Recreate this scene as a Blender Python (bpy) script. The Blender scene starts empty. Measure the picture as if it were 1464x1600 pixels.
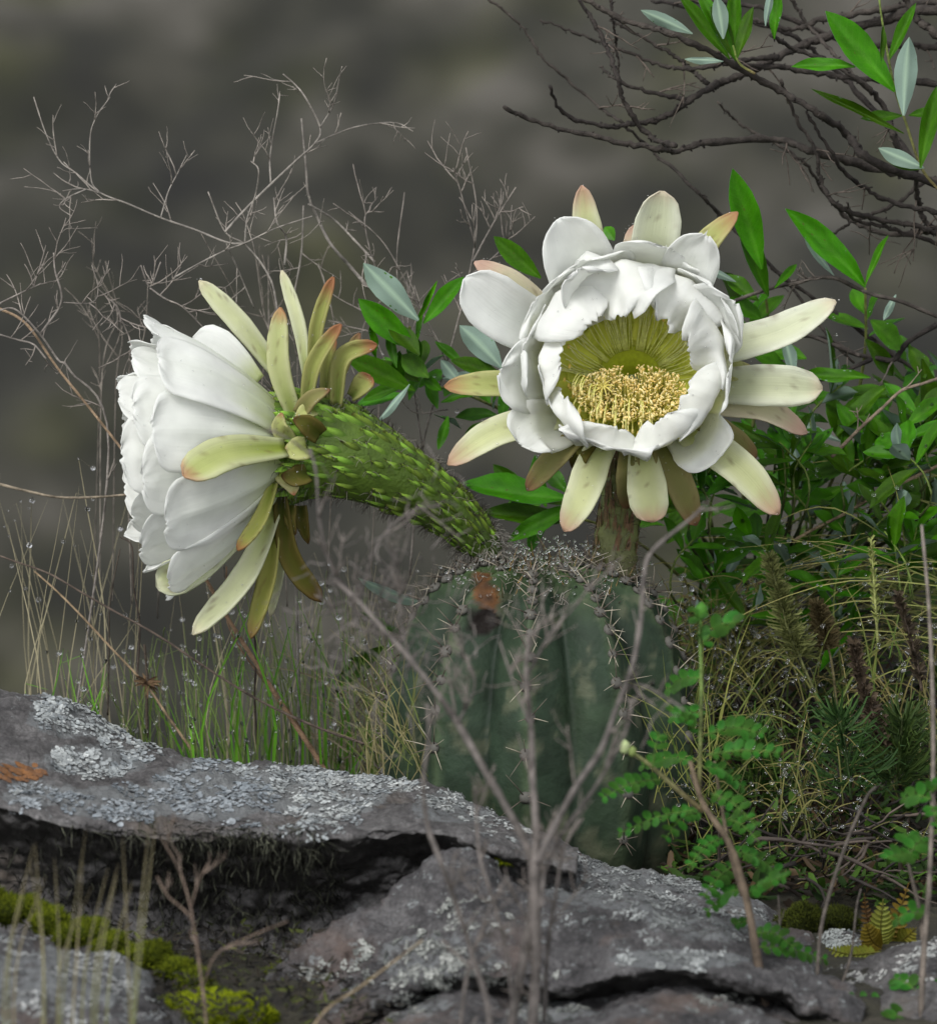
import bpy, math, random
import numpy as np
from mathutils import Vector, Matrix, Euler, noise

scene = bpy.context.scene
R_ = math.radians
# ------------------------------------------------------------------ camera
PITCH = R_(8.0)
FPX = 9000.0            # focal length in pixels of the 1464x1600 photograph
DIST = 3.0
CAM_H = DIST * math.tan(PITCH + math.atan(540 / FPX))
CAM = Vector((0.0, -DIST, CAM_H))
cam_data = bpy.data.cameras.new('camera')
cam = bpy.data.objects.new('camera', cam_data)
scene.collection.objects.link(cam)
cam.location = CAM
cam.rotation_euler = (math.pi / 2 - PITCH, 0, 0)
cam_data.sensor_fit = 'HORIZONTAL'
cam_data.sensor_width = 36.0
cam_data.lens = 36.0 * FPX / 1464.0
cam_data.clip_start = 0.05
cam_data.clip_end = 1000.0
cam_data.dof.use_dof = True
cam_data.dof.focus_distance = 3.0
cam_data.dof.aperture_fstop = 13.5
scene.camera = cam
# ------------------------------------------------------------------ sky and sun
SUN_EL, SUN_AZ = R_(46), R_(212)       # azimuth clockwise from +Y
world = bpy.data.worlds.new('World')
scene.world = world
world.use_nodes = True
wn = world.node_tree
wn.nodes.clear()
w_out = wn.nodes.new('ShaderNodeOutputWorld')
w_bg = wn.nodes.new('ShaderNodeBackground')
w_sky = wn.nodes.new('ShaderNodeTexSky')
w_sky.sky_type = 'NISHITA'
w_sky.sun_disc = False
w_sky.sun_elevation = SUN_EL
w_sky.sun_rotation = SUN_AZ
w_sky.altitude = 2000
w_sky.dust_density = 3.0
w_hs = wn.nodes.new('ShaderNodeHueSaturation')     # cloud cover: the blue of the sky greyed out
w_hs.inputs['Saturation'].default_value = 0.13
wn.links.new(w_sky.outputs[0], w_hs.inputs['Color'])
wn.links.new(w_hs.outputs[0], w_bg.inputs['Color'])
w_bg.inputs['Strength'].default_value = 0.13
wn.links.new(w_bg.outputs[0], w_out.inputs['Surface'])
sun_data = bpy.data.lights.new('sun', 'SUN')
sun_data.energy = 1.3
sun_data.angle = R_(25)
sun_data.color = (1.0, 0.98, 0.96)
sun = bpy.data.objects.new('sun', sun_data)
scene.collection.objects.link(sun)
sdir = Vector((math.sin(SUN_AZ) * math.cos(SUN_EL), math.cos(SUN_AZ) * math.cos(SUN_EL), math.sin(SUN_EL)))
sun.rotation_euler = sdir.to_track_quat('Z', 'Y').to_euler()
sun.location = (0, 0, 5)
vs = scene.view_settings
vs.view_transform = 'Standard'
vs.look = 'None'
vs.exposure = 1.0
vs.gamma = 1.0
vs.use_curve_mapping = False
scene.cycles.use_denoising = True
scene.cycles.max_bounces = 7
scene.cycles.transparent_max_bounces = 8
scene.cycles.caustics_reflective = False
scene.cycles.caustics_refractive = False
scene.cycles.sample_clamp_indirect = 4.0

# ------------------------------------------------------------------ helpers
rng = random.Random(7)
CF = Vector((0, math.cos(PITCH), -math.sin(PITCH)))
CU = Vector((0, math.sin(PITCH), math.cos(PITCH)))
CR = Vector((1, 0, 0))

def P(px, py, y=0.0):
    """photo pixel + depth plane -> point in the world"""
    d = CF + CR * ((px - 732) / FPX) + CU * ((800 - py) / FPX)
    return CAM + d * ((y - CAM.y) / d.y)

def to_px(co):
    """(n,3) array -> pixel x, y"""
    d = np.asarray(co) - np.array(CAM)
    z = d @ np.array(CF)
    return 732 + FPX * (d @ np.array(CR)) / z, 800 - FPX * (d @ np.array(CU)) / z

def M(px, y=0.0):
    return px * (y + DIST) / FPX        # length of px pixels at depth y, metres

def lin(r, g, b):
    return tuple((c / 255 / 12.92) if c <= 10 else ((c / 255 + 0.055) / 1.055) ** 2.4 for c in (r, g, b))

def mix(a, b, t):
    t = min(1.0, max(0.0, t))
    return tuple(x + (y - x) * t for x, y in zip(a, b))

def sstep(a, b, x):
    t = min(1.0, max(0.0, (x - a) / (b - a)))
    return t * t * (3 - 2 * t)

def interp(tab, x):
    if x <= tab[0][0]:
        return tab[0][1]
    for (x0, y0), (x1, y1) in zip(tab, tab[1:]):
        if x <= x1:
            return y0 + (y1 - y0) * (x - x0) / (x1 - x0)
    return tab[-1][1]

def spline(pts, n):
    """Catmull-Rom through pts, n+1 samples"""
    pts = [Vector(p) for p in pts]
    if len(pts) == 2:
        return [pts[0].lerp(pts[1], i / n) for i in range(n + 1)]
    q = [pts[0] * 2 - pts[1]] + pts + [pts[-1] * 2 - pts[-2]]
    seg = len(pts) - 1
    out = []
    for i in range(n + 1):
        t = i / n * seg
        k = min(int(t), seg - 1)
        t -= k
        a, b, c, d = q[k:k + 4]
        out.append(0.5 * (2 * b + (c - a) * t + (2 * a - 5 * b + 4 * c - d) * t * t + (3 * b - a - 3 * c + d) * t ** 3))
    return out

class MB:
    """collects geometry with point colours, then becomes one mesh"""
    def __init__(self):
        self.v, self.f, self.c, self.mi = [], [], [], []
    def add(self, verts, faces, cols, mi=0):
        o = len(self.v)
        self.v.extend(tuple(x) for x in verts)
        self.f.extend(tuple(i + o for i in f) for f in faces)
        if isinstance(cols, tuple):
            self.c.extend([cols] * len(verts))
        else:
            self.c.extend(cols)
        self.mi.extend([mi] * len(faces))
    def tube(self, pts, r0, r1, col, col2=None, sides=5, jit=0.0, rfn=None, cap=True):
        n = len(pts)
        up = Vector((0.31, 0.23, 0.92))
        verts, cols, faces = [], [], []
        for i, p in enumerate(pts):
            t = (pts[min(i + 1, n - 1)] - pts[max(i - 1, 0)])
            if t.length < 1e-9:
                t = Vector((0, 0, 1))
            t.normalize()
            a = t.cross(up)
            if a.length < 1e-3:
                a = t.cross(Vector((1, 0, 0)))
            a.normalize()
            b = t.cross(a)
            f = i / (n - 1)
            r = rfn(f) if rfn else r0 + (r1 - r0) * f
            if jit:
                r *= 1 + jit * rng.uniform(-1, 1)
            c = mix(col, col2, f) if col2 else col
            for k in range(sides):
                ang = 2 * math.pi * k / sides
                verts.append(p + (a * math.cos(ang) + b * math.sin(ang)) * r)
                cols.append(c)
        for i in range(n - 1):
            for k in range(sides):
                k2 = (k + 1) % sides
                faces.append((i * sides + k, i * sides + k2, (i + 1) * sides + k2, (i + 1) * sides + k))
        if cap:
            faces.append(tuple(range(sides))[::-1])
            faces.append(tuple((n - 1) * sides + k for k in range(sides)))
        self.add(verts, faces, cols)
    def ball(self, p, r, col, sx=1, sy=1, sz=1, rot=None):
        vs_, fs_ = ICO
        out = []
        for v in vs_:
            w = Vector((v[0] * sx, v[1] * sy, v[2] * sz)) * r
            if rot:
                w = rot @ w
            out.append(p + w)
        self.add(out, fs_, col)
    def blade(self, pts, w, col, col2=None, nrm=None):
        """flat tapered ribbon with a fold"""
        n = len(pts)
        verts, cols, faces = [], [], []
        nrm = nrm or Vector((rng.uniform(-.6, .6), -1, rng.uniform(0, .6)))
        for i, p in enumerate(pts):
            t = (pts[min(i + 1, n - 1)] - pts[max(i - 1, 0)]).normalized()
            s = t.cross(nrm)
            if s.length < 1e-4:
                s = Vector((1, 0, 0))
            s.normalize()
            m = t.cross(s)
            f = i / (n - 1)
            ww = w * (1 - f ** 2 * 0.9) * (0.7 + 0.3 * min(1, f * 5))
            c = mix(col, col2, f) if col2 else col
            verts += [p - s * ww, p + m * ww * 0.5, p + s * ww]
            cols += [c] * 3
        for i in range(n - 1):
            for k in (0, 1):
                faces.append((i * 3 + k, i * 3 + k + 1, i * 3 + k + 4, i * 3 + k + 3))
        self.add(verts, faces, cols)
    def mesh(self, name, mats, smooth=True):
        me = bpy.data.meshes.new(name)
        me.from_pydata(self.v, [], self.f)
        at = me.color_attributes.new('Col', 'FLOAT_COLOR', 'POINT')
        arr = np.ones((len(self.v), 4), dtype=np.float32)
        arr[:, :3] = np.array(self.c, dtype=np.float32).reshape(-1, 3)
        at.data.foreach_set('color', arr.ravel())
        for m in (mats if isinstance(mats, (list, tuple)) else [mats]):
            me.materials.append(m)
        if any(self.mi):
            me.polygons.foreach_set('material_index', np.array(self.mi, dtype=np.int32))
        if smooth:
            me.polygons.foreach_set('use_smooth', np.ones(len(self.f), dtype=bool))
        me.update()
        return me

def _ico(sub):
    import bmesh
    bm = bmesh.new()
    bmesh.ops.create_icosphere(bm, subdivisions=sub, radius=1)
    vs_ = [tuple(v.co) for v in bm.verts]
    bm.verts.index_update()
    fs_ = [tuple(v.index for v in f.verts) for f in bm.faces]
    bm.free()
    return vs_, fs_
ICO = _ico(1)
ICO2 = _ico(2)

WM = {}
def link(name, data, parent=None, world=None):
    o = bpy.data.objects.new(name, data)
    scene.collection.objects.link(o)
    world = world if world is not None else Matrix.Identity(4)
    WM[o] = world
    if parent is not None:
        o.parent = parent
        o.matrix_basis = WM[parent].inverted() @ world
    else:
        o.matrix_basis = world
    return o

def thing(name, label, cat, loc, group=None):
    o = link(name, None, None, Matrix.Translation(Vector(loc)))
    o.empty_display_size = 0.02
    o['label'] = label
    o['category'] = cat
    if group:
        o['group'] = group
    return o

def tag(o, label, cat, group=None, kind=None):
    o['label'] = label
    o['category'] = cat
    if group:
        o['group'] = group
    if kind:
        o['kind'] = kind
    return o

# ------------------------------------------------------------------ materials
def nodes_of(m):
    m.use_nodes = True
    nt = m.node_tree
    nt.nodes.clear()
    return nt, nt.nodes.new, nt.links.new

def attr_mat(name, rough=0.5, transl=0.0, nscale=60.0, nvar=0.25, bump=0.15, bscale=300.0, spec=0.4, coat=0.0,
             objvar=0.0, sss=0.0):
    """plant material: point colour, mottled by noise, optional light passing through"""
    m = bpy.data.materials.new(name)
    nt, N, L = nodes_of(m)
    out = N('ShaderNodeOutputMaterial')
    bs = N('ShaderNodeBsdfPrincipled')
    at = N('ShaderNodeAttribute')
    at.attribute_name = 'Col'
    tc = N('ShaderNodeTexCoord')
    nz = N('ShaderNodeTexNoise')
    nz.inputs['Scale'].default_value = nscale
    nz.inputs['Detail'].default_value = 5
    L(tc.outputs['Object'], nz.inputs['Vector'])
    mr = N('ShaderNodeMapRange')
    mr.inputs['From Min'].default_value = 0.3
    mr.inputs['From Max'].default_value = 0.7
    mr.inputs['To Min'].default_value = 1 - nvar
    mr.inputs['To Max'].default_value = 1 + nvar
    L(nz.outputs['Fac'], mr.inputs['Value'])
    hs = N('ShaderNodeHueSaturation')
    L(at.outputs['Color'], hs.inputs['Color'])
    if objvar:
        oi = N('ShaderNodeObjectInfo')
        m2 = N('ShaderNodeMapRange')
        m2.inputs['To Min'].default_value = 1 - objvar
        m2.inputs['To Max'].default_value = 1 + objvar
        L(oi.outputs['Random'], m2.inputs['Value'])
        mu = N('ShaderNodeMath')
        mu.operation = 'MULTIPLY'
        L(mr.outputs[0], mu.inputs[0])
        L(m2.outputs[0], mu.inputs[1])
        L(mu.outputs[0], hs.inputs['Value'])
        m3 = N('ShaderNodeMapRange')
        m3.inputs['To Min'].default_value = 0.485
        m3.inputs['To Max'].default_value = 0.515
        L(oi.outputs['Random'], m3.inputs['Value'])
        L(m3.outputs[0], hs.inputs['Hue'])
    else:
        L(mr.outputs[0], hs.inputs['Value'])
    L(hs.outputs[0], bs.inputs['Base Color'])
    bs.inputs['Roughness'].default_value = rough
    bs.inputs['Specular IOR Level'].default_value = spec
    bs.inputs['Coat Weight'].default_value = coat
    if sss:
        bs.inputs['Subsurface Weight'].default_value = sss
        bs.inputs['Subsurface Radius'].default_value = (0.004, 0.004, 0.002)
        bs.inputs['Subsurface Scale'].default_value = 1.0
    if bump:
        n2 = N('ShaderNodeTexNoise')
        n2.inputs['Scale'].default_value = bscale
        n2.inputs['Detail'].default_value = 6
        L(tc.outputs['Object'], n2.inputs['Vector'])
        bp = N('ShaderNodeBump')
        bp.inputs['Strength'].default_value = bump
        bp.inputs['Distance'].default_value = 0.002
        L(n2.outputs['Fac'], bp.inputs['Height'])
        L(bp.outputs[0], bs.inputs['Normal'])
    if transl:
        tr = N('ShaderNodeBsdfTranslucent')
        L(hs.outputs[0], tr.inputs['Color'])
        mx = N('ShaderNodeMixShader')
        mx.inputs[0].default_value = transl
        L(bs.outputs[0], mx.inputs[1])
        L(tr.outputs[0], mx.inputs[2])
        L(mx.outputs[0], out.inputs['Surface'])
    else:
        L(bs.outputs[0], out.inputs['Surface'])
    return m

def petal_mat(name, transl, rough, vein):
    """petal: point colour with lengthwise veins from the petal's own UV"""
    m = attr_mat(name, rough=rough, transl=transl, nscale=90, nvar=0.05, bump=0.0, spec=0.1)
    nt = m.node_tree
    N, L = nt.nodes.new, nt.links.new
    bs = next(n for n in nt.nodes if n.type == 'BSDF_PRINCIPLED')
    uv = N('ShaderNodeUVMap')
    uv.uv_map = 'UV'
    mp = N('ShaderNodeMapping')
    mp.inputs['Scale'].default_value = (26, 1.6, 1)
    L(uv.outputs[0], mp.inputs['Vector'])
    nz = N('ShaderNodeTexNoise')
    nz.inputs['Scale'].default_value = 1.0
    nz.inputs['Detail'].default_value = 4
    L(mp.outputs[0], nz.inputs['Vector'])
    bp = N('ShaderNodeBump')
    bp.inputs['Strength'].default_value = vein
    bp.inputs['Distance'].default_value = 0.0008
    L(nz.outputs['Fac'], bp.inputs['Height'])
    L(bp.outputs[0], bs.inputs['Normal'])
    return m

MAT = {}
MAT['petal'] = petal_mat('white_petal', 0.5, 0.75, 0.4)
MAT['sepal'] = petal_mat('green_sepal', 0.38, 0.5, 0.4)
MAT['tube'] = attr_mat('flower_tube', 0.55, 0.0, 120, 0.3, 0.4, 500)
MAT['scale'] = attr_mat('flower_scale', 0.55, 0.1, 250, 0.35, 0.3, 600, objvar=0.4, spec=0.25)
MAT['stamen'] = attr_mat('stamen', 0.7, 0.5, 500, 0.12, 0.0, spec=0.2)
MAT['wool'] = attr_mat('wool', 0.7, 0.2, 300, 0.3, 0.0)
MAT['spine'] = attr_mat('spine', 0.5, 0.0, 300, 0.3, 0.0)
MAT['leaf'] = attr_mat('leaf_upper', 0.42, 0.34, 90, 0.3, 0.25, 160, spec=0.2, objvar=0.42)
def leaf_detail(m, spot):
    # side veins, tone patches and small blemishes in the leaf's own frame (x across, y along)
    nt = m.node_tree
    N, L = nt.nodes.new, nt.links.new
    bs = next(n for n in nt.nodes if n.type == 'BSDF_PRINCIPLED')
    src = bs.inputs['Base Color'].links[0].from_socket
    tc = N('ShaderNodeTexCoord'); sx = N('ShaderNodeSeparateXYZ'); L(tc.outputs['Object'], sx.inputs[0])
    ab = N('ShaderNodeMath'); ab.operation = 'ABSOLUTE'; L(sx.outputs['X'], ab.inputs[0])
    m1 = N('ShaderNodeMath'); m1.operation = 'MULTIPLY'; m1.inputs[1].default_value = -12.0; L(ab.outputs[0], m1.inputs[0])
    m2 = N('ShaderNodeMath'); m2.operation = 'MULTIPLY_ADD'; m2.inputs[1].default_value = 75.0; L(sx.outputs['Y'], m2.inputs[0]); L(m1.outputs[0], m2.inputs[2])
    sn = N('ShaderNodeMath'); sn.operation = 'SINE'; L(m2.outputs[0], sn.inputs[0])
    pw = N('ShaderNodeMapRange'); pw.inputs['From Min'].default_value = 0.6; pw.inputs['From Max'].default_value = 1.0; pw.inputs['To Max'].default_value = 0.05
    L(sn.outputs[0], pw.inputs['Value'])
    oi = N('ShaderNodeObjectInfo'); ad = N('ShaderNodeVectorMath'); ad.operation = 'ADD'
    L(tc.outputs['Object'], ad.inputs[0]); L(oi.outputs['Location'], ad.inputs[1])
    sc = N('ShaderNodeVectorMath'); sc.operation = 'MULTIPLY'; sc.inputs[1].default_value = (1.0, 3.0, 1.0); L(ad.outputs[0], sc.inputs[0])
    n1 = N('ShaderNodeTexNoise'); n1.inputs['Scale'].default_value = 1.3; n1.inputs['Detail'].default_value = 4; L(sc.outputs[0], n1.inputs['Vector'])
    r1 = N('ShaderNodeMapRange'); r1.inputs['From Min'].default_value = 0.3; r1.inputs['From Max'].default_value = 0.7; r1.inputs['To Min'].default_value = 0.72; r1.inputs['To Max'].default_value = 1.3
    L(n1.outputs['Fac'], r1.inputs['Value'])
    mu = N('ShaderNodeMix'); mu.data_type = 'RGBA'; mu.blend_type = 'MULTIPLY'; mu.inputs['Factor'].default_value = 1.0
    L(src, mu.inputs['A']); L(r1.outputs[0], mu.inputs['B'])
    vn = N('ShaderNodeMix'); vn.data_type = 'RGBA'; vn.inputs['B'].default_value = (0.22, 0.34, 0.10, 1)
    L(pw.outputs[0], vn.inputs['Factor']); L(mu.outputs['Result'], vn.inputs['A'])
    n2 = N('ShaderNodeTexNoise'); n2.inputs['Scale'].default_value = 4.5; n2.inputs['Detail'].default_value = 3; L(sc.outputs[0], n2.inputs['Vector'])
    r2 = N('ShaderNodeMapRange'); r2.inputs['From Min'].default_value = spot; r2.inputs['From Max'].default_value = spot + 0.04; r2.inputs['To Max'].default_value = 0.8
    L(n2.outputs['Fac'], r2.inputs['Value'])
    sp = N('ShaderNodeMix'); sp.data_type = 'RGBA'; sp.inputs['B'].default_value = (0.10, 0.075, 0.02, 1)
    L(r2.outputs[0], sp.inputs['Factor']); L(vn.outputs['Result'], sp.inputs['A'])
    L(sp.outputs['Result'], bs.inputs['Base Color'])
    for n in nt.nodes:
        if n.type == 'BSDF_TRANSLUCENT':
            L(sp.outputs['Result'], n.inputs['Color'])
leaf_detail(MAT['leaf'], 0.69)
MAT['leaf_under'] = attr_mat('leaf_under', 0.6, 0.15, 70, 0.12, 0.1, 250, objvar=0.12)
MAT['grass'] = attr_mat('grass_blade', 0.55, 0.2, 40, 0.25, 0.0, spec=0.2)
MAT['twig'] = attr_mat('twig_bark', 0.8, 0.0, 160, 0.5, 0.6, 700, spec=0.2)
MAT['moss'] = attr_mat('moss', 0.85, 0.1, 60, 0.4, 0.2, 500, spec=0.1)
MAT['lichen'] = attr_mat('lichen_lobe', 0.8, 0.0, 200, 0.25, 0.3, 500)
MAT['herb'] = attr_mat('herb_leaf', 0.55, 0.25, 60, 0.2, 0.1, 300, objvar=0.3, spec=0.15)
MAT['litter'] = attr_mat('litter', 0.8, 0.0, 100, 0.4, 0.3, 400)

def drop_mat():
    m = bpy.data.materials.new('water_drop')
    nt, N, L = nodes_of(m)
    out = N('ShaderNodeOutputMaterial')
    bs = N('ShaderNodeBsdfPrincipled')
    bs.inputs['Base Color'].default_value = (1, 1, 1, 1)
    bs.inputs['Roughness'].default_value = 0.02
    bs.inputs['IOR'].default_value = 1.36
    bs.inputs['Transmission Weight'].default_value = 1.0
    L(bs.outputs[0], out.inputs['Surface'])
    return m
MAT['drop'] = drop_mat()

def film_drop_mat():
    # bead lying on a petal: clear water that lets the petal show, with a bright glint
    m = bpy.data.materials.new('water_bead')
    nt, N, L = nodes_of(m)
    out, tr, gl, mx = (N('ShaderNodeOutputMaterial'), N('ShaderNodeBsdfTransparent'), N('ShaderNodeBsdfGlossy'),
                       N('ShaderNodeMixShader'))
    gl.inputs['Roughness'].default_value = 0.06
    mx.inputs[0].default_value = 0.20
    L(tr.outputs[0], mx.inputs[1]); L(gl.outputs[0], mx.inputs[2])
    L(mx.outputs[0], out.inputs['Surface'])
    return m
MAT['bead'] = film_drop_mat()

def drops(parent, spots, name='water_droplets', mat='drop'):
    """beads of water as one uncountable mass belonging to its parent"""
    mb = MB()
    for p, r in spots:
        o = len(mb.v)
        vs_, fs_ = ICO2 if r > 0.0011 else ICO
        mb.v.extend(tuple(p + Vector(v) * r) for v in vs_)
        mb.c.extend([(1, 1, 1)] * len(vs_))
        mb.f.extend(tuple(i + o for i in f) for f in fs_)
        mb.mi.extend([0] * len(fs_))
    ob = link(name, mb.mesh(name, MAT[mat]), parent)
    ob['kind'] = 'stuff'
    return ob
# ------------------------------------------------------------------ ground and hillside
def zg(x, y):
    """height of the bank the cactus grows on"""
    r = sstep(0.0, 0.17, x)
    up = 0.29 * min(max(y, 0), 0.36) - 0.30 * max(y - 0.42, 0)
    dn = -0.42 * max(y - 0.02, 0)
    z = r * up + (1 - r) * dn
    z -= 0.25 * max(y - 1.0, 0) + 0.25 * max(y - 2.0, 0)
    z -= 0.12 * max(-0.6 - y, 0) * sstep(-0.6, -1.5, y)
    return z

def soil_mat():
    m = bpy.data.materials.new('dark_soil')
    nt, N, L = nodes_of(m)
    out, bs, tc = N('ShaderNodeOutputMaterial'), N('ShaderNodeBsdfPrincipled'), N('ShaderNodeTexCoord')
    n1 = N('ShaderNodeTexNoise'); n1.inputs['Scale'].default_value = 35; n1.inputs['Detail'].default_value = 8
    n2 = N('ShaderNodeTexNoise'); n2.inputs['Scale'].default_value = 220; n2.inputs['Detail'].default_value = 6
    L(tc.outputs['Object'], n1.inputs['Vector']); L(tc.outputs['Object'], n2.inputs['Vector'])
    cr = N('ShaderNodeValToRGB')
    e = cr.color_ramp.elements
    e[0].position, e[0].color = 0.3, (0.012, 0.010, 0.007, 1)
    e[1].position, e[1].color = 0.75, (0.055, 0.045, 0.032, 1)
    k = e.new(0.55); k.color = (0.028, 0.026, 0.014, 1)
    L(n1.outputs['Fac'], cr.inputs['Fac'])
    L(cr.outputs[0], bs.inputs['Base Color'])
    bs.inputs['Roughness'].default_value = 0.85
    bp = N('ShaderNodeBump'); bp.inputs['Strength'].default_value = 0.8; bp.inputs['Distance'].default_value = 0.006
    L(n2.outputs['Fac'], bp.inputs['Height']); L(bp.outputs[0], bs.inputs['Normal'])
    L(bs.outputs[0], out.inputs['Surface'])
    return m

def hill_mat():
    m = bpy.data.materials.new('scrub_hillside')
    nt, N, L = nodes_of(m)
    out, bs, tc = N('ShaderNodeOutputMaterial'), N('ShaderNodeBsdfPrincipled'), N('ShaderNodeTexCoord')
    mp = N('ShaderNodeMapping'); mp.inputs['Rotation'].default_value = (0, R_(-24), 0); mp.inputs['Scale'].default_value = (0.7, 0.45, 1.0)
    L(tc.outputs['Object'], mp.inputs['Vector'])
    n1 = N('ShaderNodeTexNoise'); n1.inputs['Scale'].default_value = 1.35; n1.inputs['Detail'].default_value = 4; n1.inputs['Roughness'].default_value = 0.55
    n2 = N('ShaderNodeTexNoise'); n2.inputs['Scale'].default_value = 0.9; n2.inputs['Detail'].default_value = 3
    L(mp.outputs[0], n1.inputs['Vector']); L(tc.outputs['Object'], n2.inputs['Vector'])
    cr = N('ShaderNodeValToRGB')
    e = cr.color_ramp.elements
    e[0].position, e[0].color = 0.32, (0.0065, 0.0066, 0.0052, 1)
    e[1].position, e[1].color = 0.70, (0.074, 0.069, 0.058, 1)
    k = e.new(0.46); k.color = (0.0175, 0.0175, 0.0120, 1)
    k = e.new(0.56); k.color = (0.034, 0.0325, 0.0240, 1)
    L(n1.outputs['Fac'], cr.inputs['Fac'])
    c2 = N('ShaderNodeValToRGB')
    c2.color_ramp.elements[0].position = 0.5; c2.color_ramp.elements[0].color = (0, 0, 0, 1)
    c2.color_ramp.elements[1].position = 0.66; c2.color_ramp.elements[1].color = (1, 1, 1, 1)
    L(n2.outputs['Fac'], c2.inputs['Fac'])
    mx = N('ShaderNodeMix'); mx.data_type = 'RGBA'; mx.blend_type = 'MULTIPLY'
    L(c2.outputs[0], mx.inputs['Factor']); L(cr.outputs[0], mx.inputs['A'])
    mx.inputs['B'].default_value = (0.86, 0.92, 0.55, 1)
    L(mx.outputs['Result'], bs.inputs['Base Color'])
    bs.inputs['Roughness'].default_value = 0.95
    L(bs.outputs[0], out.inputs['Surface'])
    return m

def sheet(name, xs, ys, zf, mat, label_kind='structure'):
    verts = [(x, y, zf(x, y)) for y in ys for x in xs]
    nx = len(xs)
    faces = [(j * nx + i, j * nx + i + 1, (j + 1) * nx + i + 1, (j + 1) * nx + i) for j in range(len(ys) - 1) for i in range(nx - 1)]
    me = bpy.data.meshes.new(name)
    me.from_pydata(verts, [], faces)
    me.materials.append(mat)
    me.polygons.foreach_set('use_smooth', np.ones(len(faces), dtype=bool))
    o = link(name, me)
    o['kind'] = label_kind
    return o

def ground_z(x, y):
    z = zg(x, y)
    k = 1.0 if abs(x) < 0.6 and abs(y) < 0.7 else 2.0
    return z + 0.010 * k * noise.fractal(Vector((x * 9, y * 9, 3)), 1.0, 2.0, 4) - 0.004

def span(*segs):
    out = []
    for a, b, n in segs:
        out += list(np.linspace(a, b, n, endpoint=False))
    out.append(segs[-1][1])
    return [float(v) for v in out]

MAT['soil'] = soil_mat()
MAT['hill'] = hill_mat()
g = sheet('ground', span((-8, -1, 20), (-1, -.35, 14), (-.35, .45, 100), (.45, 1.2, 16), (1.2, 8, 20)),
          span((-8, -1, 20), (-1, -.5, 12), (-.5, .6, 130), (.6, 2, 24), (2, 6, 14)), ground_z, MAT['soil'])
tag(g, 'dark bank of soil and litter under the cactus and rocks', 'ground', kind='structure')

def hill_z(x, y):
    z = -0.9 - 0.62 * (y - 2) if y < 25 else -0.9 - 0.62 * 23 + 0.72 * (y - 25)
    z += 0.04 * x * sstep(10, 40, y)
    a = sstep(3, 15, y)
    z += a * (0.55 * noise.fractal(Vector((x * .55, y * .55, 1)), 1.0, 2.0, 4) + 1.6 * noise.noise(Vector((x * .09, y * .09, 5))))
    return z
h = sheet('hillside', span((-90, -12, 30), (-12, 12, 90), (12, 90, 30)), span((2.5, 25, 24), (25, 60, 130), (60, 140, 30)), hill_z, MAT['hill'])
tag(h, 'dark scrubby mountainside across the valley, far out of focus', 'hillside', kind='structure')
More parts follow.
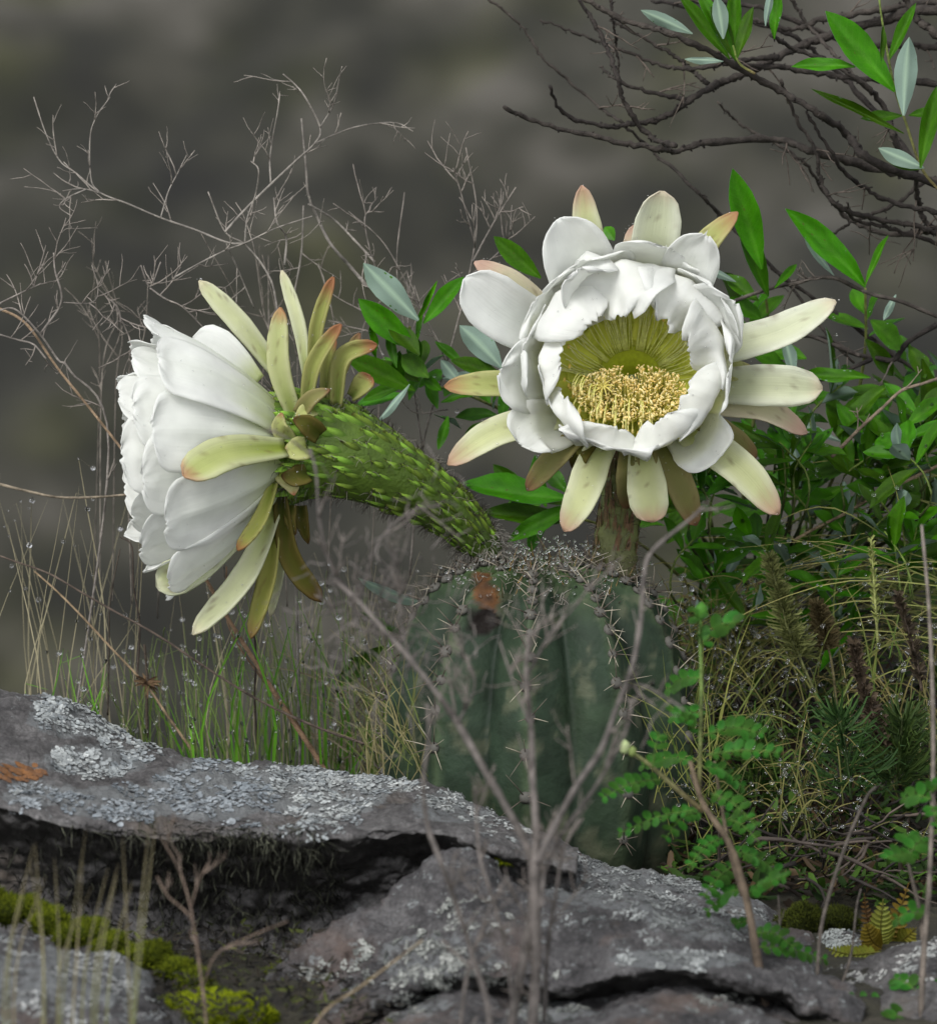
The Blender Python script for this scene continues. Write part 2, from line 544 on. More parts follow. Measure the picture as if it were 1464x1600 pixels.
# ------------------------------------------------------------------ rocks
def rock_mat(name, dark, mid, light, warm, lich, seed):
    m = bpy.data.materials.new(name)
    nt, N, L = nodes_of(m)
    out, bs, tc = N('ShaderNodeOutputMaterial'), N('ShaderNodeBsdfPrincipled'), N('ShaderNodeTexCoord')
    mp = N('ShaderNodeMapping'); mp.inputs['Location'].default_value = (seed, seed * 2.3, 0)
    L(tc.outputs['Object'], mp.inputs['Vector'])
    def nz(s, d, r=0.6):
        n = N('ShaderNodeTexNoise'); n.inputs['Scale'].default_value = s; n.inputs['Detail'].default_value = d
        n.inputs['Roughness'].default_value = r
        L(mp.outputs[0], n.inputs['Vector'])
        return n
    n1, n2, n3, n4, n5 = nz(34, 9, .72), nz(190, 8, .8), nz(14, 4), nz(120, 8, .8), nz(520, 5)
    cr = N('ShaderNodeValToRGB')
    e = cr.color_ramp.elements
    e[0].position, e[0].color = 0.33, (*dark, 1)
    e[1].position, e[1].color = 0.70, (*light, 1)
    k = e.new(0.5); k.color = (*mid, 1)
    L(n1.outputs['Fac'], cr.inputs['Fac'])
    # grain
    m1 = N('ShaderNodeMix'); m1.data_type = 'RGBA'; m1.blend_type = 'OVERLAY'; m1.inputs['Factor'].default_value = 0.9
    L(cr.outputs[0], m1.inputs['A']); L(n2.outputs['Fac'], m1.inputs['B'])
    # fine dark and light mottling
    n6 = nz(300, 6, .85)
    r6 = N('ShaderNodeMapRange'); r6.inputs['From Min'].default_value = 0.34; r6.inputs['From Max'].default_value = 0.66
    r6.inputs['To Min'].default_value = 0.25; r6.inputs['To Max'].default_value = 1.75
    L(n6.outputs['Fac'], r6.inputs['Value'])
    m6 = N('ShaderNodeMix'); m6.data_type = 'RGBA'; m6.blend_type = 'MULTIPLY'; m6.inputs['Factor'].default_value = 0.85
    L(m1.outputs['Result'], m6.inputs['A']); L(r6.outputs[0], m6.inputs['B'])
    m1 = m6
    # warm stains
    r3 = N('ShaderNodeMapRange'); r3.inputs['From Min'].default_value = 0.54; r3.inputs['From Max'].default_value = 0.66; r3.inputs['To Max'].default_value = 0.75
    L(n3.outputs['Fac'], r3.inputs['Value'])
    m2 = N('ShaderNodeMix'); m2.data_type = 'RGBA'; m2.inputs['B'].default_value = (*warm, 1)
    L(r3.outputs[0], m2.inputs['Factor']); L(m1.outputs['Result'], m2.inputs['A'])
    # crust lichen, in patches on the upper faces
    geo = N('ShaderNodeNewGeometry')
    sx = N('ShaderNodeSeparateXYZ'); L(geo.outputs['Normal'], sx.inputs[0])
    upf = N('ShaderNodeMapRange'); upf.inputs['From Min'].default_value = 0.05; upf.inputs['From Max'].default_value = 0.55
    L(sx.outputs['Z'], upf.inputs['Value'])
    r4 = N('ShaderNodeMapRange'); r4.inputs['From Min'].default_value = lich; r4.inputs['From Max'].default_value = lich + 0.03
    L(n4.outputs['Fac'], r4.inputs['Value'])
    mm = N('ShaderNodeMath'); mm.operation = 'MULTIPLY'
    L(r4.outputs[0], mm.inputs[0]); L(upf.outputs[0], mm.inputs[1])
    m3 = N('ShaderNodeMix'); m3.data_type = 'RGBA'; m3.inputs['B'].default_value = (0.40, 0.43, 0.43, 1)
    L(mm.outputs[0], m3.inputs['Factor']); L(m2.outputs['Result'], m3.inputs['A'])
    # crust patches bonded to the stone: mask painted per point, broken up by noise, cracked into little plates
    at = N('ShaderNodeAttribute'); at.attribute_name = 'Crust'
    vo = N('ShaderNodeTexVoronoi'); vo.feature = 'DISTANCE_TO_EDGE'; vo.inputs['Scale'].default_value = 330
    nzw = nz(260, 4)
    vm = N('ShaderNodeMix'); vm.data_type = 'VECTOR'; vm.inputs['Factor'].default_value = 0.02
    L(mp.outputs[0], vm.inputs['A']); L(nzw.outputs['Color'], vm.inputs['B']); L(vm.outputs['Result'], vo.inputs['Vector'])
    vr = N('ShaderNodeMapRange'); vr.inputs['From Min'].default_value = 0.0; vr.inputs['From Max'].default_value = 0.12; vr.inputs['To Min'].default_value = 0.25
    L(vo.outputs['Distance'], vr.inputs['Value'])
    a1 = N('ShaderNodeMath'); a1.operation = 'MULTIPLY_ADD'; a1.inputs[1].default_value = 1.6
    L(n4.outputs['Fac'], a1.inputs[0]); L(at.outputs['Fac'], a1.inputs[2])
    a2 = N('ShaderNodeMapRange'); a2.inputs['From Min'].default_value = 1.28; a2.inputs['From Max'].default_value = 1.40
    L(a1.outputs[0], a2.inputs['Value'])
    a3 = N('ShaderNodeMath'); a3.operation = 'MULTIPLY'
    L(a2.outputs[0], a3.inputs[0]); L(vr.outputs[0], a3.inputs[1])
    cc = N('ShaderNodeMix'); cc.data_type = 'RGBA'; cc.inputs['A'].default_value = (0.17, 0.185, 0.195, 1); cc.inputs['B'].default_value = (0.46, 0.48, 0.48, 1)
    L(n3.outputs['Fac'], cc.inputs['Factor'])
    m3b = N('ShaderNodeMix'); m3b.data_type = 'RGBA'
    L(a3.outputs[0], m3b.inputs['Factor']); L(m3.outputs['Result'], m3b.inputs['A']); L(cc.outputs['Result'], m3b.inputs['B'])
    m3 = m3b
    # black algae and painted-in shade on the faces that hang over
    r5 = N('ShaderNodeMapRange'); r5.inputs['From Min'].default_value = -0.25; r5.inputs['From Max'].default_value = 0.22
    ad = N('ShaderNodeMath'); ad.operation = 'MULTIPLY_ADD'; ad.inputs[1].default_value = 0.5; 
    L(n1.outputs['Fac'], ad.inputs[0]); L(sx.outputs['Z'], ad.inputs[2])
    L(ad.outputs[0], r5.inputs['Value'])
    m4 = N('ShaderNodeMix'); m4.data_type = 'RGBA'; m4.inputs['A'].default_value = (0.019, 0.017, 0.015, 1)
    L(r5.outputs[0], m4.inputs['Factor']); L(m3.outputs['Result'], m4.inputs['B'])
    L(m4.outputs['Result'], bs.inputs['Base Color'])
    rr = N('ShaderNodeMapRange'); rr.inputs['To Min'].default_value = 0.42; rr.inputs['To Max'].default_value = 0.85
    L(n2.outputs['Fac'], rr.inputs['Value']); L(rr.outputs[0], bs.inputs['Roughness'])
    b1 = N('ShaderNodeBump'); b1.inputs['Strength'].default_value = 1.0; b1.inputs['Distance'].default_value = 0.008
    L(n2.outputs['Fac'], b1.inputs['Height'])
    b2 = N('ShaderNodeBump'); b2.inputs['Strength'].default_value = 0.8; b2.inputs['Distance'].default_value = 0.003
    L(n5.outputs['Fac'], b2.inputs['Height']); L(b1.outputs[0], b2.inputs['Normal'])
    b3 = N('ShaderNodeBump'); b3.inputs['Strength'].default_value = 0.6; b3.inputs['Distance'].default_value = 0.0018
    b3s = N('ShaderNodeMath'); b3s.operation = 'ADD'; L(mm.outputs[0], b3s.inputs[0]); L(a3.outputs[0], b3s.inputs[1])
    L(b3s.outputs[0], b3.inputs['Height']); L(b2.outputs[0], b3.inputs['Normal'])
    L(b3.outputs[0], bs.inputs['Normal'])
    L(bs.outputs[0], out.inputs['Surface'])
    return m

def catmull_np(a, n, axis):
    """resample control grid along axis to n points"""
    a = np.moveaxis(a, axis, 0)
    k = a.shape[0]
    t = np.linspace(0, k - 1, n)
    i = np.clip(t.astype(int), 0, k - 2)
    f = (t - i).reshape((-1,) + (1,) * (a.ndim - 1))
    pad = np.concatenate([2 * a[:1] - a[1:2], a, 2 * a[-1:] - a[-2:-1]])
    p0, p1, p2, p3 = pad[i], pad[i + 1], pad[i + 2], pad[i + 3]
    r = 0.5 * (2 * p1 + (p2 - p0) * f + (2 * p0 - 5 * p1 + 4 * p2 - p3) * f ** 2 + (3 * p1 - p0 - 3 * p2 + p3) * f ** 3)
    return np.moveaxis(r, 0, axis)

def rock(name, rows, nu, nv, mat, label, seed, amp=1.0, cat='rock', strata=0.0, crust=()):
    """rows: lists of (px, py, depth) from the back foot over the top to the front foot"""
    grid = np.array([[tuple(P(*c)) for c in row] for row in rows])
    g = catmull_np(catmull_np(grid, nv, 0), nu, 1)
    du, dv = np.gradient(g, axis=1), np.gradient(g, axis=0)
    n = np.cross(du, dv)
    n /= np.linalg.norm(n, axis=2, keepdims=True) + 1e-12
    if (n[nv // 3, nu // 2] @ np.array([0, -0.5, 1])) < 0:
        n = -n
    off = np.zeros((nv, nu))
    sv = Vector((seed * 3.1, seed * 1.7, seed))
    for j in range(nv):
        for i in range(nu):
            p = Vector(g[j, i])
            q = p + sv
            d = 0.0075 * noise.fractal(q * 14, 0.9, 2.1, 3)
            d += 0.0036 * noise.fractal(q * 60, 0.7, 2.1, 5)
            vd = noise.voronoi(Vector((q.x * 26, q.y * 26, q.z * 60)))[0]
            d += 0.0045 * (min(vd[1] - vd[0], 0.25) - 0.2)
            if strata:
                s = (q.z * 1.0 + q.x * 0.25 + 0.01 * noise.noise(q * 12)) * 110
                fr = s - math.floor(s)
                d += strata * (sstep(0.0, 0.25, fr) - fr)
            off[j, i] = d * amp
    g = g + n * off[:, :, None]
    co = g.reshape(-1, 3)
    faces = [(j * nu + i, j * nu + i + 1, (j + 1) * nu + i + 1, (j + 1) * nu + i) for j in range(nv - 1) for i in range(nu - 1)]
    # close the ends and the underside
    ring = [j * nu for j in range(nv)]
    ring2 = [j * nu + nu - 1 for j in range(nv)]
    c0, c1 = len(co), len(co) + 1
    co = np.vstack([co, co[ring].mean(0), co[ring2].mean(0)])
    for a, b in zip(ring, ring[1:]):
        faces.append((a, b, c0))
    for a, b in zip(ring2, ring2[1:]):
        faces.append((b, a, c1))
    for i in range(nu - 1):
        faces.append((i + 1, i, (nv - 1) * nu + i, (nv - 1) * nu + i + 1))
    faces.append((0, c0, (nv - 1) * nu)); faces.append((nu - 1, nv * nu - 1, c1))
    me = bpy.data.meshes.new(name)
    me.from_pydata(co.tolist(), [], faces)
    me.materials.append(mat)
    me.polygons.foreach_set('use_smooth', np.ones(len(faces), dtype=bool))
    me.update()
    o = tag(link(name, me), label, cat)
    # surface data for what grows on it
    du, dv = np.gradient(g, axis=1), np.gradient(g, axis=0)
    nn = np.cross(du, dv)
    nn /= np.linalg.norm(nn, axis=2, keepdims=True) + 1e-12
    if (nn[nv // 3, nu // 2] @ np.array([0, -0.5, 1])) < 0:
        nn = -nn
    px, py = to_px(g.reshape(-1, 3))
    mask = np.zeros(len(co))
    for cx, cy, rx, ry, k in crust:
        d2 = ((px - cx) / rx) ** 2 + ((py - cy) / ry) ** 2
        mask[:len(px)] = np.maximum(mask[:len(px)], k * np.clip(2.0 * (1.15 - d2), 0, 1))
    ca = me.color_attributes.new('Crust', 'FLOAT_COLOR', 'POINT')
    arr = np.repeat(mask[:, None], 4, 1).astype(np.float32)
    arr[:, 3] = 1
    ca.data.foreach_set('color', arr.ravel())
    surf = dict(co=g.reshape(-1, 3), n=nn.reshape(-1, 3), px=px, py=py)
    return o, surf

MAT['rock_a'] = rock_mat('lichen_rock', (0.055, 0.051, 0.052), (0.150, 0.143, 0.142), (0.26, 0.252, 0.247), (0.19, 0.15, 0.115), 0.60, 1.7)
MAT['rock_b'] = rock_mat('grey_rock', (0.034, 0.032, 0.034), (0.115, 0.110, 0.112), (0.235, 0.228, 0.228), (0.20, 0.145, 0.12), 0.575, 4.1)

XS = [-160, 0, 80, 160, 240, 300, 380, 460, 540, 620, 700, 780, 850, 900]
top = [1040, 1082, 1092, 1128, 1158, 1178, 1194, 1203, 1212, 1220, 1240, 1285, 1312, 1335]
lip = [1225, 1258, 1280, 1296, 1304, 1306, 1304, 1308, 1306, 1298, 1300, 1328, 1345, 1355]
cav = [1440, 1455, 1470, 1485, 1500, 1515, 1530, 1520, 1470, 1420, 1370, 1350, 1358, 1366]
rows = [
    [(x, t + 260, 0.02) for x, t in zip(XS, top)],
    [(x, t + 60, -0.055) for x, t in zip(XS, top)],
    [(x, t + 1, -0.09) for x, t in zip(XS, top)],
    [(x, t + (l - t) * .40, -0.155) for x, t, l in zip(XS, top, lip)],
    [(x, t + (l - t) * .80, -0.225) for x, t, l in zip(XS, top, lip)],
    [(x, l, -0.25) for x, l in zip(XS, lip)],
    [(x, l + 14, -0.247) for x, l in zip(XS, lip)],
    [(x, l + (c - l) * .35 + 8, -0.226) for x, l, c in zip(XS, lip, cav)],
    [(x, l + (c - l) * .7 + 8, -0.218) for x, l, c in zip(XS, lip, cav)],
    [(x, c + 10, -0.228) for x, c in zip(XS, cav)],
    [(x, c + 190, -0.235) for x, c in zip(XS, cav)],
]
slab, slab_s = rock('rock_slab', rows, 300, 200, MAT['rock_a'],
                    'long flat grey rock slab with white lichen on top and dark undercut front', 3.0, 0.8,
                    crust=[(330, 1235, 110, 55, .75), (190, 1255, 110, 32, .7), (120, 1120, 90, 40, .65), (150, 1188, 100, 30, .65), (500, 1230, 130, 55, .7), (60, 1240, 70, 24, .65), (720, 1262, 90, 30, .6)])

XS = [330, 400, 470, 540, 610, 680, 750, 820, 890, 970, 1050, 1130, 1210, 1280, 1340]
bk = [1600, 1556, 1500, 1446, 1396, 1352, 1336, 1326, 1328, 1342, 1362, 1388, 1436, 1490, 1540]
yb = [-.30, -.29, -.285, -.28, -.275, -.265, -.245, -.19, -.15, -.125, -.12, -.13, -.15, -.18, -.20]
mid = [1640, 1600, 1560, 1520, 1480, 1448, 1434, 1428, 1430, 1436, 1446, 1462, 1490, 1530, 1570]
lo = [1680, 1650, 1620, 1585, 1540, 1510, 1505, 1515, 1528, 1508, 1500, 1512, 1530, 1566, 1600]
rows = [
    [(x, b + 230, y + .05) for x, b, y in zip(XS, bk, yb)],
    [(x, b + 50, y + .03) for x, b, y in zip(XS, bk, yb)],
    [(x, b, y) for x, b, y in zip(XS, bk, yb)],
    [(x, b + (m - b) * .55, y * .6 - .13) for x, b, m, y in zip(XS, bk, mid, yb)],
    [(x, m, -.31) for x, m in zip(XS, mid)],
    [(x, l, -.36) for x, l in zip(XS, lo)],
    [(x, l + 22, -.365) for x, l in zip(XS, lo)],
    [(x, l + 48, -.345) for x, l in zip(XS, lo)],
    [(x, l + 75, -.40) for x, l in zip(XS, lo)],
    [(x, l + 140, -.45) for x, l in zip(XS, lo)],
    [(x, l + 330, -.47) for x, l in zip(XS, lo)],
]
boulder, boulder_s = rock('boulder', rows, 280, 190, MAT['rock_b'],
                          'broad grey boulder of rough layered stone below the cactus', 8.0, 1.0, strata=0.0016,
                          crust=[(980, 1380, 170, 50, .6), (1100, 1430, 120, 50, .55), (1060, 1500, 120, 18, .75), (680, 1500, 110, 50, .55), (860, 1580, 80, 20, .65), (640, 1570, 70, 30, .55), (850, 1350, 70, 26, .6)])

XS = [-140, -60, 0, 60, 120, 180, 230, 280, 330]
tp = [1430, 1440, 1452, 1462, 1480, 1498, 1530, 1572, 1610]
rows = [
    [(x, t + 200, -.30) for x, t in zip(XS, tp)],
    [(x, t + 40, -.325) for x, t in zip(XS, tp)],
    [(x, t, -.345) for x, t in zip(XS, tp)],
    [(x, t + 50, -.40) for x, t in zip(XS, tp)],
    [(x, t + 110, -.45) for x, t in zip(XS, tp)],
    [(x, t + 170, -.48) for x, t in zip(XS, tp)],
    [(x, t + 330, -.50) for x, t in zip(XS, tp)],
]
left_rock, left_s = rock('rock', rows, 130, 90, MAT['rock_b'], 'low flaky grey rock with pale crust beside the strip of moss', 12.0, 1.0, strata=0.0012, crust=[(100, 1530, 160, 60, .6)])

XS = [1240, 1290, 1340, 1400, 1460, 1530]
tp = [1545, 1520, 1508, 1488, 1470, 1465]
rows = [
    [(x, t + 160, -.22) for x, t in zip(XS, tp)],
    [(x, t + 25, -.245) for x, t in zip(XS, tp)],
    [(x, t, -.26) for x, t in zip(XS, tp)],
    [(x, t + 40, -.30) for x, t in zip(XS, tp)],
    [(x, t + 90, -.34) for x, t in zip(XS, tp)],
    [(x, t + 160, -.36) for x, t in zip(XS, tp)],
    [(x, t + 300, -.37) for x, t in zip(XS, tp)],
]
rr, right_s = rock('rock', rows, 110, 90, MAT['rock_a'], 'brownish grey rock behind the thin stems, next to the small fern', 17.0, 0.8)
XS = [1270, 1290, 1310, 1330, 1350, 1365]
tp = [1478, 1458, 1450, 1452, 1464, 1484]
rows = [
    [(x, t + 70, -.16) for x, t in zip(XS, tp)],
    [(x, t + 10, -.175) for x, t in zip(XS, tp)],
    [(x, t, -.185) for x, t in zip(XS, tp)],
    [(x, t + 22, -.20) for x, t in zip(XS, tp)],
    [(x, t + 50, -.21) for x, t in zip(XS, tp)],
    [(x, t + 110, -.215) for x, t in zip(XS, tp)],
]
sr, small_s = rock('rock', rows, 50, 46, MAT['rock_b'], 'small pale lichen covered stone between dark moss and yellow fern', 21.0, 0.6)

# ---- leafy lichen, moss, hanging tufts
def surf_pick(s, cx, cy, rx, ry, n, rg, upz=-1):
    d = ((s['px'] - cx) / rx) ** 2 + ((s['py'] - cy) / ry) ** 2
    facing = -(s['n'] @ np.array(CF))
    w = np.where((d < 1) & (facing > 0.03) & (s['n'][:, 2] > upz))[0]
    if len(w) == 0:
        return []
    return [int(w[rg.randrange(len(w))]) for _ in range(n)]

from mathutils.kdtree import KDTree
def lichen(parent, s, blobs, size, cols, seed, sx=1.0):
    """leafy lichen: rosettes of overlapping flat lobes that follow the stone"""
    rg = random.Random(seed)
    if 'kd' not in s:
        kd = KDTree(len(s['co']))
        for i, c in enumerate(s['co']):
            kd.insert(Vector(c), i)
        kd.balance()
        s['kd'] = kd
    mb = MB()
    for cx, cy, rx, ry, n in blobs:
        for k in surf_pick(s, cx, cy, rx, ry, max(3, int(n * .16)), rg):
            c0, n0 = Vector(s['co'][k]), Vector(s['n'][k])
            if noise.noise(c0 * 90 + Vector((seed, 0, 0))) < -.15:
                continue
            R = size * (1.2 + 2.6 * rg.random() ** 2)
            e1 = n0.orthogonal().normalized(); e2 = n0.cross(e1)
            base = mix(cols[0], cols[1], rg.random())
            for _ in range(int(9 + 14 * (R / (size * 3)))):
                an = rg.uniform(0, 6.283); rr_ = R * math.sqrt(rg.random())
                q, idx, _d = s['kd'].find(c0 + e1 * (math.cos(an) * rr_) + e2 * (math.sin(an) * rr_))
                nr = Vector(s['n'][idx])
                out = (e1 * math.cos(an) + e2 * math.sin(an) + Vector((rg.uniform(-.5, .5), rg.uniform(-.5, .5), 0)))
                out = (out - nr * out.dot(nr)).normalized()
                sd = nr.cross(out)
                l = size * rg.uniform(.5, 1.0); w = l * rg.uniform(.35, .6)
                p = c0 + e1 * (math.cos(an) * rr_) + e2 * (math.sin(an) * rr_)
                p = p - nr * (p - q).dot(nr) + nr * (.0003 + .0004 * rg.random())
                lift = l * rg.uniform(.02, .16)
                col = mix(base, (.05, .05, .05), .25 * rg.random() + (.6 if rg.random() < .1 else 0))
                vs_ = [p - out * l * .5 - sd * w * .4, p - out * l * .5 + sd * w * .4, p + sd * w, p - sd * w,
                       p + out * l * .45 + sd * w * .8 + nr * lift, p + out * l * .45 - sd * w * .8 + nr * lift,
                       p + out * l * .7 + sd * w * .25 + nr * lift * 1.3, p + out * l * .62 - sd * w * .35 + nr * lift * 1.2,
                       p - nr * .0006 + sd * w * .9, p - nr * .0006 - sd * w * .9, p + out * l * .5 + sd * w * .5 - nr * .0006, p + out * l * .5 - sd * w * .5 - nr * .0006]
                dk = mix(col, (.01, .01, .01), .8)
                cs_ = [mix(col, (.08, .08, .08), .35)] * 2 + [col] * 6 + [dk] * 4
                mb.add(vs_, [(0, 1, 2, 3), (3, 2, 4, 5), (5, 4, 6, 7), (2, 8, 10, 4), (3, 5, 11, 9), (4, 10, 6), (5, 7, 11), (7, 6, 10, 11)], cs_)
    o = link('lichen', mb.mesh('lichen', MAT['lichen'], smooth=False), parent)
    o['kind'] = 'stuff'
    return o

PALE = (lin(128, 134, 137), lin(176, 180, 178))
lichen(slab, slab_s, [(120, 1118, 62, 30, 330), (95, 1100, 60, 16, 90), (200, 1150, 60, 22, 120), (150, 1188, 80, 24, 330), (255, 1168, 50, 14, 90), (20, 1228, 30, 14, 50)], 0.0025, PALE, 1)
lichen(slab, slab_s, [(420, 1205, 60, 16, 150), (470, 1225, 80, 22, 330), (540, 1225, 70, 26, 400), (525, 1262, 75, 28, 360), (610, 1222, 50, 14, 160), (480, 1290, 60, 12, 80)], 0.0023, PALE, 2)
lichen(slab, slab_s, [(320, 1230, 75, 40, 360), (190, 1255, 90, 26, 260), (60, 1240, 60, 18, 110), (380, 1260, 60, 34, 220)], 0.0026, (lin(112, 120, 126), lin(146, 152, 156)), 3)
lichen(slab, slab_s, [(700, 1250, 60, 22, 260), (780, 1290, 60, 24, 260), (650, 1235, 40, 14, 90)], 0.0018, (lin(140, 145, 145), lin(190, 193, 190)), 4)
lichen(boulder, boulder_s, [(960, 1370, 130, 36, 1100), (1060, 1410, 110, 42, 800), (880, 1345, 60, 24, 300), (1150, 1440, 60, 36, 260), (1060, 1500, 90, 14, 420), (830, 1350, 60, 22, 180), (1000, 1440, 120, 40, 300)], 0.00135, (lin(104, 108, 108), lin(176, 180, 178)), 5)
lichen(boulder, boulder_s, [(610, 1490, 60, 20, 160), (690, 1470, 60, 30, 200), (670, 1520, 70, 30, 330), (640, 1570, 50, 26, 220), (860, 1580, 60, 16, 220), (740, 1430, 60, 30, 160), (530, 1530, 60, 24, 160), (1120, 1575, 70, 20, 140), (780, 1520, 90, 50, 260)], 0.0016, (lin(96, 100, 96), lin(168, 170, 164)), 6)
lichen(left_rock, left_s, [(40, 1475, 40, 24, 200), (150, 1500, 36, 16, 160), (100, 1540, 110, 36, 420), (210, 1580, 60, 26, 160), (60, 1590, 80, 20, 160)], 0.0016, (lin(100, 104, 106), lin(170, 172, 170)), 7)
lichen(sr, small_s, [(1318, 1470, 50, 26, 260)], 0.0016, (lin(130, 138, 136), lin(180, 184, 180)), 8)
lichen(rr, right_s, [(1440, 1480, 50, 18, 150), (1300, 1530, 50, 14, 100), (1420, 1520, 60, 20, 90)], 0.0018, (lin(140, 144, 142), lin(190, 190, 186)), 9)

# rust coloured stain of crust on the slab
mb = MB()
rg = random.Random(5)
for k in surf_pick(slab_s, 30, 1208, 42, 14, 160, rg):
    p, nr = Vector(slab_s['co'][k]), Vector(slab_s['n'][k])
    a = nr.orthogonal().normalized(); b = nr.cross(a)
    r = rg.uniform(.0012, .003)
    vs_ = [p + nr * .0006] + [p + nr * .0003 + (a * math.cos(i * 1.05) + b * math.sin(i * 1.05)) * r * rg.uniform(.6, 1.1) for i in range(6)]
    mb.add(vs_, [(0, 1 + i, 1 + (i + 1) % 6) for i in range(6)], mix(lin(120, 80, 42), lin(95, 68, 48), rg.random()))
o = link('crust', mb.mesh('crust', MAT['lichen']), slab); o['kind'] = 'stuff'

def moss(label, blobs, col0, col1, hlen, seed, name='moss'):
    """cushions of moss: lumpy mounds covered with short shoots"""
    rg = random.Random(seed)
    mb = MB()
    for px, py, y, rx, ry, n in blobs:
        c = P(px, py, y)
        ax, az = M(rx, y), M(ry, y)
        for v, f in [ICO2]:
            vs_ = []
            for q in v:
                d = Vector(q)
                k = 0.88 + 0.25 * noise.noise(d * 2.3 + Vector((px, py, 0)) * .13)
                vs_.append(c + Vector((d.x * ax, d.y * ax * .6, d.z * az)) * k)
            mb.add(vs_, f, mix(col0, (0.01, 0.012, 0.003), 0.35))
        for _ in range(n):
            d = Vector((rg.gauss(0, 1), -abs(rg.gauss(0, 1)), rg.gauss(0.6, .9))).normalized()
            k = 0.88 + 0.25 * noise.noise(d * 2.3 + Vector((px, py, 0)) * .13)
            p = c + Vector((d.x * ax, d.y * ax * .6, d.z * az)) * k
            nn = Vector((d.x / ax, d.y / (ax * .6), d.z / az)).normalized()
            nn = (nn + Vector((rg.uniform(-.6, .6), rg.uniform(-.6, .6), rg.uniform(-.1, .8)))).normalized()
            hh = hlen * rg.uniform(.5, 1.3)
            s = nn.orthogonal().normalized() * hh * .22
            t = nn.cross(s)
            col = mix(col0, col1, rg.random() ** 1.3)
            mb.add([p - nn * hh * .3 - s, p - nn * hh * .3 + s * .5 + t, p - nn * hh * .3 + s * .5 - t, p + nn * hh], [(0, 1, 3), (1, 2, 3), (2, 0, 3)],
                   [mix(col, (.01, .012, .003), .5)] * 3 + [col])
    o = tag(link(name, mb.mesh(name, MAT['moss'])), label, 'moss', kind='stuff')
    return o
MG0, MG1 = lin(84, 98, 10), lin(156, 168, 30)
moss('bright green cushion of moss at the tip of the dark hollow', [(340, 1588, -.345, 92, 46, 3600), (285, 1578, -.34, 46, 26, 1200), (395, 1592, -.35, 44, 36, 1100)], MG0, MG1, .0022, 3)
bl = []
for i in range(11):
    f = i / 10
    bl.append((-20 + 325 * f, 1402 + 125 * f + 10 * math.sin(i * 2.1), -.30 - .02 * f, 34, 20 + 8 * math.sin(i * 1.7) ** 2, 620))
moss('sloping strip of green moss along the foot of the slab', bl, lin(54, 64, 10), lin(110, 120, 24), .0022, 4)  # duller greens, with the strip's partial shadow put into the colour
moss('little line of yellow-green moss in the crack behind the dry stems', [(790, 1345, -.246, 24, 8, 260), (735, 1348, -.25, 30, 6, 220), (812, 1346, -.246, 12, 7, 120)], MG0, MG1, .0018, 5)
moss('dark olive cushion of moss beside the small lichen stone', [(1255, 1448, -.16, 40, 40, 1300), (1310, 1440, -.155, 34, 26, 800), (1228, 1455, -.15, 26, 34, 600)], lin(36, 42, 12), lin(74, 82, 24), .002, 6)
moss('thin yellow-green moss in the gap beside the boulder', [(440, 1520, -.285, 30, 14, 260), (415, 1560, -.30, 20, 16, 200)], lin(58, 66, 12), lin(105, 115, 24), .002, 7)

# tuft of hanging lichen and dry rootlets on the lip of the slab
mb = MB()
rg = random.Random(31)
for k in surf_pick(slab_s, 385, 1318, 125, 40, 420, rg) + surf_pick(slab_s, 240, 1380, 300, 100, 800, rg) + surf_pick(slab_s, 380, 1360, 160, 80, 500, rg):
    p = Vector(slab_s['co'][k])
    L_ = rg.uniform(.003, .013)
    d = Vector((rg.uniform(-.8, .8), rg.uniform(-1, -.2), rg.uniform(-.9, .5))).normalized()
    pts = [p]
    for i in range(4):
        d = (d + Vector((rg.uniform(-.45, .45), rg.uniform(-.3, .3), -.28))).normalized()
        pts.append(pts[-1] + d * L_ / 4)
    c = mix(lin(18, 18, 14), lin(100, 102, 86), rg.random() ** 4)
    mb.tube(pts, .00035, .0001, c, sides=3)
o = tag(link('hanging_lichen', mb.mesh('hanging_lichen', MAT['twig'])), 'shaggy dark tuft of hanging lichen on the lip of the slab', 'lichen', kind='stuff')
# ------------------------------------------------------------------ cactus
CX = P(846, 1340, 0.0).x
cactus = thing('cactus', 'squat ribbed green cactus with grey spines and two big white flowers', 'cactus', (CX, 0, 0))
NR = 10
H = 0.158
RT = [(-0.02, 0.0721), (0, 0.0774), (0.03, 0.0832), (0.06, 0.0837), (0.085, 0.0811), (0.105, 0.0769), (0.125, 0.07), (0.14, 0.0604), (0.15, 0.0488), (0.156, 0.0339), (0.158, 0.0212)]
PH0 = R_(-90 - 5)

def rib(phi):
    a = ((phi - PH0) / (2 * math.pi) * NR) % 1.0
    return abs(a - round(a)) * 2          # 0 on the ridge, 1 in the groove

